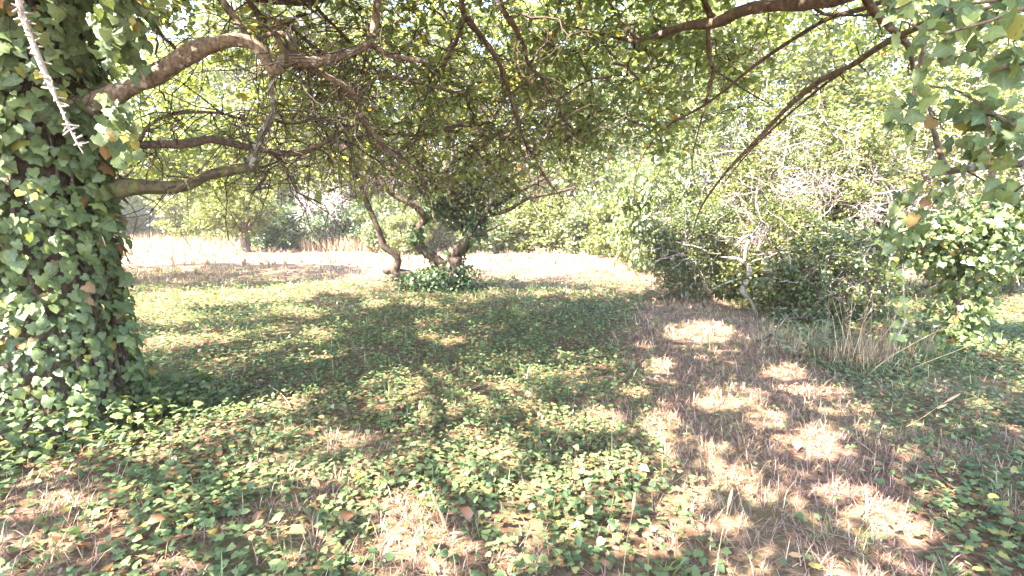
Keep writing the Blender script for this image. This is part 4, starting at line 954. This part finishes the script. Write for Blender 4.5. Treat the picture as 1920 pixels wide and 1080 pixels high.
def path_thing(name, pts, radii, mat, label, cat, group=None, seg=7, rough=.15, wob=.0, seed=1, part='stem', step=.03):
    b = pts[0]; t = thing(name, (b[0], b[1], max(0, min(p[2] for p in pts))), label, cat, group)
    V, F, C = limb(np.array(pts), radii, seg, rough, step, seed, wob); obj(part, V, F, M[mat], t, smooth=True)
    return t, C
def right_details():
    rng = np.random.default_rng(731)
    # broken dead branch propped in the thicket
    G = on_ground(1412, 590); y = G[1]
    t, C = path_thing('broken_branch', [at(1418, 590, y), at(1408, 565, y), at(1393, 545, y-.05), at(1403, 522, y-.05), at(1405, 505, y), at(1392, 490, y), at(1378, 484, y+.1), at(1352, 482, y+.2)], [.028, .026, .04, .034, .032, .028, .024, .014], 'grey_twig',
                      'grey crooked broken branch standing at the edge of the thicket', 'branch', seg=8, rough=.22)
    for pts, r in (([(1392, 520), (1365, 530), (1330, 545)], [.014, .014, .006]), ([(1395, 490), (1404, 450), (1425, 415), (1416, 385), (1420, 350)], [.024, .022, .02, .016, .008]), ([(1423, 412), (1440, 425), (1436, 440), (1445, 465)], [.016, .016, .014, .006]), ([(1405, 440), (1385, 455), (1372, 470)], [.02, .018, .010])):
        V, F, C = limb(bez(pts, [y-.05, y+.1]), r, 7, .2, .04, int(rng.integers(1e6)), .01); obj('side_branch', V, F, M['lichen_bark'], t, smooth=True)
    # fallen grey boughs with leafy shoots at the foot of the thicket
    for k, (pts, lab) in enumerate([([(1420, 640), (1450, 628), (1485, 640), (1520, 632), (1548, 655)], 'grey fallen bough lying along the foot of the thicket'),
                                    ([(1460, 600), (1500, 596), (1540, 606), (1575, 612)], 'thin grey fallen bough with leafy shoots behind the lower one'),
                                    ([(1490, 668), (1510, 648), (1540, 640), (1560, 655)], 'short dark forked bough on the dead grass left of the dry stalks')]):
        g = on_ground(pts[0][0], pts[0][1]+14); P = [at(px, py, g[1]+.12*i) for i, (px, py) in enumerate(pts)]
        for p in P: p[2] = max(p[2], .03)
        t, C = path_thing('fallen_bough', P, np.linspace(.020, .008, len(P)), 'bark', lab, 'branch', 'fallen boughs at the thicket', rough=.25, seed=40+k, part='bough')
        n = 14; kk = rng.integers(1, len(C), n); d = unit(rand_dir(n, rng)+np.array([0, -.2, .8])); L = rng.uniform(.1, .35, n); q = np.linspace(0, 1, 4)
        V, F = tubes(C[kk][:, None]+d[:, None]*(L[:, None]*q)[..., None]+rng.normal(0, .008, (n, 4, 3)), np.broadcast_to(np.linspace(.006, .002, 4), (n, 4)), 4); obj('shoots', V, F, M['grey_twig'], t, kind='stuff')
        m = n*9; pos = np.repeat(C[kk], 9, 0)+np.repeat(d*L[:, None], 9, 0)*rng.uniform(.2, 1, (m, 1))+rng.normal(0, .03, (m, 3))
        V, F, r = leaves(OVAL, pos, rand_dir(m, rng)*np.array([1, 1, .4]), unit(rand_dir(m, rng)*.5+np.array([0, -.2, 1])), rng.uniform(.04, .075, m), rng); obj('shoot_leaves', V, F, M['mid_leaf'], t, rnd=r, kind='stuff')
    # clumps of dry stalks
    for k, (px, py, n, h, lean, lab) in enumerate([(1592, 684, 20, .85, (-.05, 0), 'upright clump of tall dry stalks before the thicket'), (1632, 690, 10, .9, (.28, .1), 'sheaf of dry stalks leaning right before the ivy column'),
                                                   (1660, 668, 12, .5, (.1, 0), 'short dry stalks just left of the leafy vine'), (1520, 668, 20, .40, (-.1, 0), 'short tuft of dry grass at the dark forked bough'), (1455, 650, 26, .30, (-.1, 0), 'pale tuft of dry grass below the fallen grey bough'),
                                                   (1725, 672, 30, .40, (.2, 0), 'grey green tuft of grass at the foot of the ivy column')]):
        g = on_ground(px, py); t = thing('dry_stalk_clump', (g[0], g[1], 0), lab, 'dry stalks', 'clumps of dry stalks')
        q = np.linspace(0, 1, 6)
        for j in range(n):
            b = g+np.array([rng.normal(0, .09), rng.normal(0, .09), 0]); hh = h*rng.uniform(.5, 1.15)
            e = np.array([lean[0]+rng.normal(0, .10), lean[1]+rng.normal(0, .08), 1.0])*hh
            p = b+e*q[:, None]; p[:, :2] += rng.normal(0, .16*hh, 2)*(q**2)[:, None]+rng.normal(0, .008, (6, 2)); p[:, 2] -= .08*hh*q**3
            V, F = tubes(p[None], np.linspace(.0036, .0014, 6)[None]*rng.uniform(.6, 1.4), 4); obj('stalk', V, F, M['straw'], t, rnd=np.full(len(V), rng.random()))
        x, y = g[0]+rng.normal(0, .16, 260), g[1]+rng.normal(0, .13, 260)
        V, F, r = blades(x, y, 0*x, rng.uniform(.1, .34, 260), rng.uniform(.004, .008, 260), rng.uniform(.1, 1.1, 260), rng); obj('blades', V, F, M['straw' if k < 5 else 'green_grass'], t, rnd=r, kind='stuff')
    # climbing vine with yellow-green leaves
    g = on_ground(1678, 668); y = g[1]
    t, C = path_thing('leafy_vine', [at(1676, 668, y), at(1680, 640, y), at(1692, 615, y), at(1698, 598, y), at(1694, 570, y), at(1694, 530, y), at(1692, 495, y+.1)], [.012, .012, .011, .012, .008, .006, .003], 'dead_twig', 'pale climbing stem with yellow green leaves left of the ivy column', 'vine', rough=.2)
    for k in range(26):
        j = rng.integers(4, len(C)); place_leaf(t, t, C[j]+rng.normal(0, .04, 3)+np.array([-.05, -.03, 0]), unit(rng.normal(size=3)*.6+np.array([-.4, 0, -.6])), unit(np.array([-.2, -.5, .8])+rng.normal(0, .3, 3)), rng.uniform(.07, .10), k).data = YIVY[k % 2]
    # bent bramble canes
    for k, (pts, lab) in enumerate([([(1625, 705), (1665, 672), (1720, 640), (1775, 612)], 'bare cane slanting up to the foot of the ivy column'), ([(1690, 700), (1740, 678), (1800, 655), (1850, 630)], 'bare cane lying low right of the leafy vine'),
                                    ([(1240, 592), (1275, 588), (1315, 586), (1350, 596), (1385, 610)], 'pale arching cane on the dead grass before the round bush'), ([(1430, 662), (1500, 655), (1560, 658)], 'thin pale cane across the dead grass by the fallen boughs')]):
        g = on_ground(pts[0][0], pts[0][1]); path_thing('dry_cane', [at(px, py, g[1]+.03*i) for i, (px, py) in enumerate(pts)], np.linspace(.005, .0025, len(pts)), 'stalk', lab, 'cane', 'bare canes by the thicket', rough=.1, seed=60+k, part='cane', seg=5)
YIVY = []
for k in range(2):
    m_ = ivy_single_meshes()[k]; m_.materials.clear(); YIVY.append(m_)
M['yellow_leaf'] = leaf_material('yellow_green_leaf', [(0, (.15, .20, .04)), (.6, (.22, .26, .05)), (1, (.32, .28, .06))], trans=.45)
for m_ in YIVY: m_.materials.append(M['yellow_leaf'])
right_details()

# ------------------------------------------------------------------ far left: orchard tree, ivy stump, dead bush, house
def far_left():
    rng = np.random.default_rng(741)
    g = on_ground(462, 474); x, y = g[0], g[1]
    t = thing('orchard_tree', (x, y, 0), 'small old orchard tree with a short dark trunk beside the meadow grass', 'tree')
    V, F, C = limb(np.array([(x+.05, y, -.1), (x, y, .4), (x-.05, y, .8), (x-.15, y, 1.2)]), [.20, .19, .24, .12], 9, .12, .1, 3); obj('trunk', V, F, M['warm_bark'], t, smooth=True)
    sk = []
    for k in range(8):
        a = k*.8; q = np.linspace(0, 1, 5)[:, None]; p = np.array([x-.08, y, .9])+np.array([math.cos(a), math.sin(a), 0])*1.5*q+np.array([0, 0, 1])*1.3*q**.7+rng.normal(0, .1, (5, 3))*q
        V, F, C = limb(p, np.linspace(.09, .02, 5), 6, .1, .12, 5+k); obj('branch', V, F, M['bark'], t, smooth=True); sk.append(C)
    c = blob_points(150, (x, y, 2.1), (1.9, 1.9, 1.0), rng, .3, .2)
    tv, tf, lv, lf, lr = crown(np.vstack(sk), c, rng, leaf=.14, nsub=6, per=9, spread=.45, gaps=False, tp=CHEAP, twig_r=(.012, .005), K=5)
    obj('twigs', tv, tf, M['twig'], t, kind='stuff'); obj('foliage', lv, lf, M['pale_leaf'], t, rnd=lr, kind='stuff')
    g = on_ground(490, 466); x, y = g[0], g[1]
    t = thing('ivy_stump', (x, y, 0), 'broken tree stump clothed in dark ivy right of the small orchard tree', 'stump')
    V, F, C = limb(np.array([(x+.1, y, -.1), (x, y, .7), (x-.1, y, 1.3), (x-.3, y, 1.9), (x-.5, y, 2.3)]), [.32, .26, .22, .16, .06], 9, .1, .1, 3); obj('trunk', V, F, M['dead_twig'], t, smooth=True)
    V, F, C = limb(np.array([(x-.05, y, 1.2), (x+.25, y-.05, 1.5), (x+.5, y-.1, 1.4)]), [.12, .09, .04], 7, .1, .1, 4); obj('branch', V, F, M['dead_twig'], t, smooth=True)
    pos = blob_points(1500, (x-.02, y, .85), (.42, .42, .85), rng, .7); n = len(pos); pos[:, 2] = np.maximum(pos[:, 2], .03)
    V, F, r = leaves(IVY6, pos, unit(rand_dir(n, rng)+np.array([0, 0, -.8])), unit(rand_dir(n, rng)*.6+unit(pos-np.array([x, y, .8]))), rng.uniform(.08, .13, n), rng); obj('ivy', V, F, M['dark_leaf'], t, rnd=r, kind='stuff')
    # bleached dead bush
    x, y = (605-960)/FPX*27.3, 27.3
    t = thing('dead_bush', (x, y, 0), 'bleached leafless bush standing above the dark evergreen bushes', 'bush')
    n = 9; q = np.linspace(0, 1, 6); sk = []
    for k in range(n):
        a = rng.uniform(0, 6.28); p = np.array([x, y, 0])+np.array([math.cos(a)*1.2, math.sin(a)*.6, 0])*(q**1.5)[:, None]+np.array([0, 0, 1])*(rng.uniform(2.4, 3.4)*q)[:, None]+rng.normal(0, .06, (6, 3))*q[:, None]
        V, F = tubes(p[None], np.linspace(.05, .015, 6)[None], 5); obj('stem', V, F, M['dead_twig'], t); sk.append(p[2:])
    S = np.vstack(sk); n = 420; s = S[rng.integers(0, len(S), n)]; d = unit(rand_dir(n, rng)+np.array([0, -.2, .3])); L = rng.uniform(.4, 1.1, n)
    pp = s[:, None]+d[:, None]*(L[:, None]*q)[..., None]; pp[:, 1:] += np.cumsum(rng.normal(0, .04, (n, 5, 3)), 1)
    V, F = tubes(pp, np.broadcast_to(np.linspace(.018, .008, 6), (n, 6)), 3); obj('dead_twigs', V, F, M['dead_twig'], t, kind='stuff')
    house()
def box(x0, x1, y0, y1, z0, z1):
    V = np.array([(x, y, z) for z in (z0, z1) for y in (y0, y1) for x in (x0, x1)], float)
    return V, np.array([(0, 2, 3, 1), (4, 5, 7, 6), (0, 1, 5, 4), (2, 6, 7, 3), (0, 4, 6, 2), (1, 3, 7, 5)])
def house():
    def plain(name, c, r=.8):
        m, n, l = new_mat(name); b = n.new('ShaderNodeBsdfPrincipled'); b.inputs['Roughness'].default_value = r
        g = n.new('ShaderNodeNewGeometry'); nz = n.new('ShaderNodeTexNoise'); nz.inputs['Scale'].default_value = 2.5; nz.inputs['Detail'].default_value = 6; l.new(g.outputs['Position'], nz.inputs['Vector'])
        cr = ramp(n, [(.3, tuple(.8*k for k in c)), (.7, c)]); l.new(nz.outputs['Fac'], cr.inputs[0]); l.new(cr.outputs[0], b.inputs['Base Color'])
        o = n.new('ShaderNodeOutputMaterial'); l.new(b.outputs[0], o.inputs[0]); return m
    y = 50.0; x = (311-960)/FPX*y
    t = thing('white_house', (x, y, 0), 'white house with a slate roof glimpsed beyond the meadow at the far left', 'house')
    V, F = box(x-1.0, x+3.0, y, y+6, 0, 2.1); obj('wall', V, F, plain('white_render', (.78, .76, .72)), t)
    V, F = box(x-4.4, x-1.02, y-.8, y+5, 0, 1.0); obj('lean_to_wall', V, F, plain('grey_render', (.42, .38, .38)), t)
    sl = plain('slate', (.075, .065, .095), .6)
    P = np.array([(x-5.0, y-1.0, 1.02), (x+.6, y-1.0, .62), (x-1.6, y-1.0, 2.55), (x-5.0, y-1.0, 3.2)], float)
    Q = P+np.array([0, 5.9, .0]); V = np.vstack([P, Q]); F = np.array([(0, 1, 2, 3), (4, 7, 6, 5), (0, 4, 5, 1), (1, 5, 6, 2), (2, 6, 7, 3), (3, 7, 4, 0)]); obj('lean_to_roof', V, F, sl, t)
    P = np.array([(x-1.3, y-.3, 2.12), (x+3.3, y-.3, 2.12), (x+3.3, y+3, 3.6), (x-1.3, y+3, 3.6), (x-1.3, y+6.3, 2.12), (x+3.3, y+6.3, 2.12)], float)
    obj('roof', P, [np.array([(0, 1, 2, 3), (3, 2, 5, 4), (0, 4, 5, 1)]), np.array([(0, 3, 4), (1, 5, 2)])], plain('pale_roof', (.50, .45, .42)), t)
    V, F = box(x+.8, x+1.7, y-.05, y+.05, .9, 1.8); obj('window', V, F, plain('dark_pane', (.05, .06, .07), .15), t)
far_left()

# ------------------------------------------------------------------ small things on the ground
def small_things():
    rng = np.random.default_rng(751)
    meshes = []
    for k in range(4):
        r = np.random.default_rng(760+k)
        v, f = OVAL; V = v.copy(); V[:, 2] = V[:, 2]*r.uniform(2, 5)+r.normal(0, .03, len(V)); V[:, 1] *= r.uniform(.9, 1.3)
        me = mesh_from('fallen_leaf', V, f, np.zeros(len(V))); me.materials.append(M['dead_leaf']); meshes.append(me)
    spots = [(312, 890), (165, 915), (585, 845), (600, 938), (398, 1045), (100, 1050), (720, 845), (880, 1010), (1110, 985), (1195, 905), (690, 790), (500, 995), (240, 955), (450, 855), (355, 1010), (280, 1030), (540, 1040), (650, 1010), (800, 1050),
             (215, 812), (290, 800), (150, 850), (380, 860), (560, 955), (470, 820), (760, 780), (1050, 1040), (1300, 1010), (1490, 850), (1440, 770), (640, 870), (345, 745), (520, 770), (610, 725), (955, 905), (1010, 860)]
    for k, (px, py) in enumerate(spots):
        g = on_ground(px, py); o = bpy.data.objects.new('fallen_leaf', meshes[k % 4]); COL.objects.link(o)
        s = rng.uniform(.05, .085); o.location = (g[0], g[1], float(gz(g[0], g[1]))+.07); o.scale = (s, s, s); o.rotation_euler = (rng.normal(0, .35), rng.normal(0, .35), rng.uniform(0, 6.28))
        where = 'on the leaf litter near the foot of the ivy trunk' if px < 420 and py < 900 else 'on the ivy in the bottom left corner' if px < 470 else 'on the ivy at the bottom middle' if px < 1150 else 'on the dead grass at the right'
        props(o, 'curled brown fallen leaf lying '+where, 'leaf', 'fallen leaves '+where)
    # seed-headed grass stalks
    def stalk(pts, y, heads, label):
        P = [at(px, py, yy) for (px, py), yy in zip(pts, np.linspace(y[0], y[1], len(pts)))]
        t, C = path_thing('seed_stalk', P, np.linspace(.0016, .0009, len(P)), 'stalk', label, 'grass stalk', 'grass stalks gone to seed', seg=5, rough=.05)
        for (px, py), (qx, qy), yy in heads:
            a, b = at(px, py, yy), at(qx, qy, yy); V, F, _ = limb(np.array([a, a*.65+b*.35, a*.3+b*.7, b]), [.0015, .0085, .0065, .0008], 6, .25, .008, 5); obj('seed_head', V, F, M['stalk'], t, smooth=True)
    stalk([(858, 1095), (850, 1040), (840, 1000), (826, 965), (812, 925)], (1.62, 1.55), [((826, 965), (808, 922), 1.56), ((838, 994), (822, 952), 1.58), ((842, 1000), (866, 998), 1.58)], 'dry grass stalk with seed heads standing in the bottom foreground')
    stalk([(1700, 800), (1740, 776), (1765, 758), (1800, 738)], (2.9, 2.8), [((1770, 755), (1801, 738), 2.8), ((1757, 766), (1776, 758), 2.8)], 'grass stalk with two pale seed heads over the shaded ivy at the right')
    stalk([(1168, 1080), (1176, 1010), (1186, 960), (1190, 925)], (1.85, 1.75), [((1186, 960), (1191, 922), 1.76)], 'thin green grass stalk standing in the bottom foreground right of the middle')
    stalk([(1340, 1085), (1352, 1010), (1366, 950), (1372, 920)], (1.8, 1.75), [((1364, 955), (1374, 915), 1.75)], 'thin grass stalk at the bottom where ivy meets dead grass')
    for k, (pts, lab) in enumerate([([(490, 855), (545, 825), (590, 800)], 'thin pale twig on the ivy in the lower left'), ([(505, 735), (530, 755), (545, 775)], 'short forked pale twig on the sunny ivy'), ([(268, 760), (300, 752), (322, 742)], 'short brown twig at the foot of the ivy trunk'),
                                    ([(195, 790), (215, 775), (230, 762)], 'small brown stick on the litter below the ivy trunk'), ([(365, 805), (420, 805), (440, 806)], 'straight pale straw lying on the ivy right of the trunk'), ([(675, 680), (700, 672), (712, 690)], 'bent dry twig on the sunny patch of ivy'),
                                    ([(1460, 1000), (1560, 1030), (1680, 1050), (1800, 1052)], 'long brown dry stem across the dead grass at the bottom right'), ([(1620, 880), (1640, 870), (1600, 835)], 'short white straw on the dead grass at the right')]):
        P = [on_ground(px, py)+np.array([0, 0, .05+.02*rng.random()]) for px, py in pts]
        path_thing('fallen_twig', P, np.linspace(.005, .003, len(P)), 'stalk' if k not in (2, 3, 6) else 'warm_bark', lab, 'twig', 'twigs lying on the ground', seg=5, rough=.12, seed=70+k, part='stick')
small_things()
def glare_veil():  # pink-tinted volume added to lift the shadows, standing in for lens glare
    V, F = box(-165, 165, -65, 225, -1.2, 24)
    m = bpy.data.materials.new('glare_veil'); m.use_nodes = True; n = m.node_tree.nodes; n.clear()
    pv = n.new('ShaderNodeVolumePrincipled'); pv.inputs['Color'].default_value = (1, .88, .78, 1); pv.inputs['Density'].default_value = .0011; pv.inputs['Anisotropy'].default_value = 0.0
    o = n.new('ShaderNodeOutputMaterial'); m.node_tree.links.new(pv.outputs[0], o.inputs['Volume'])
    obj('glare_veil', V, F, m, kind='stuff', label='thin warm veil added to lift the shadows in place of lens glare', cat='glare_veil')
glare_veil()
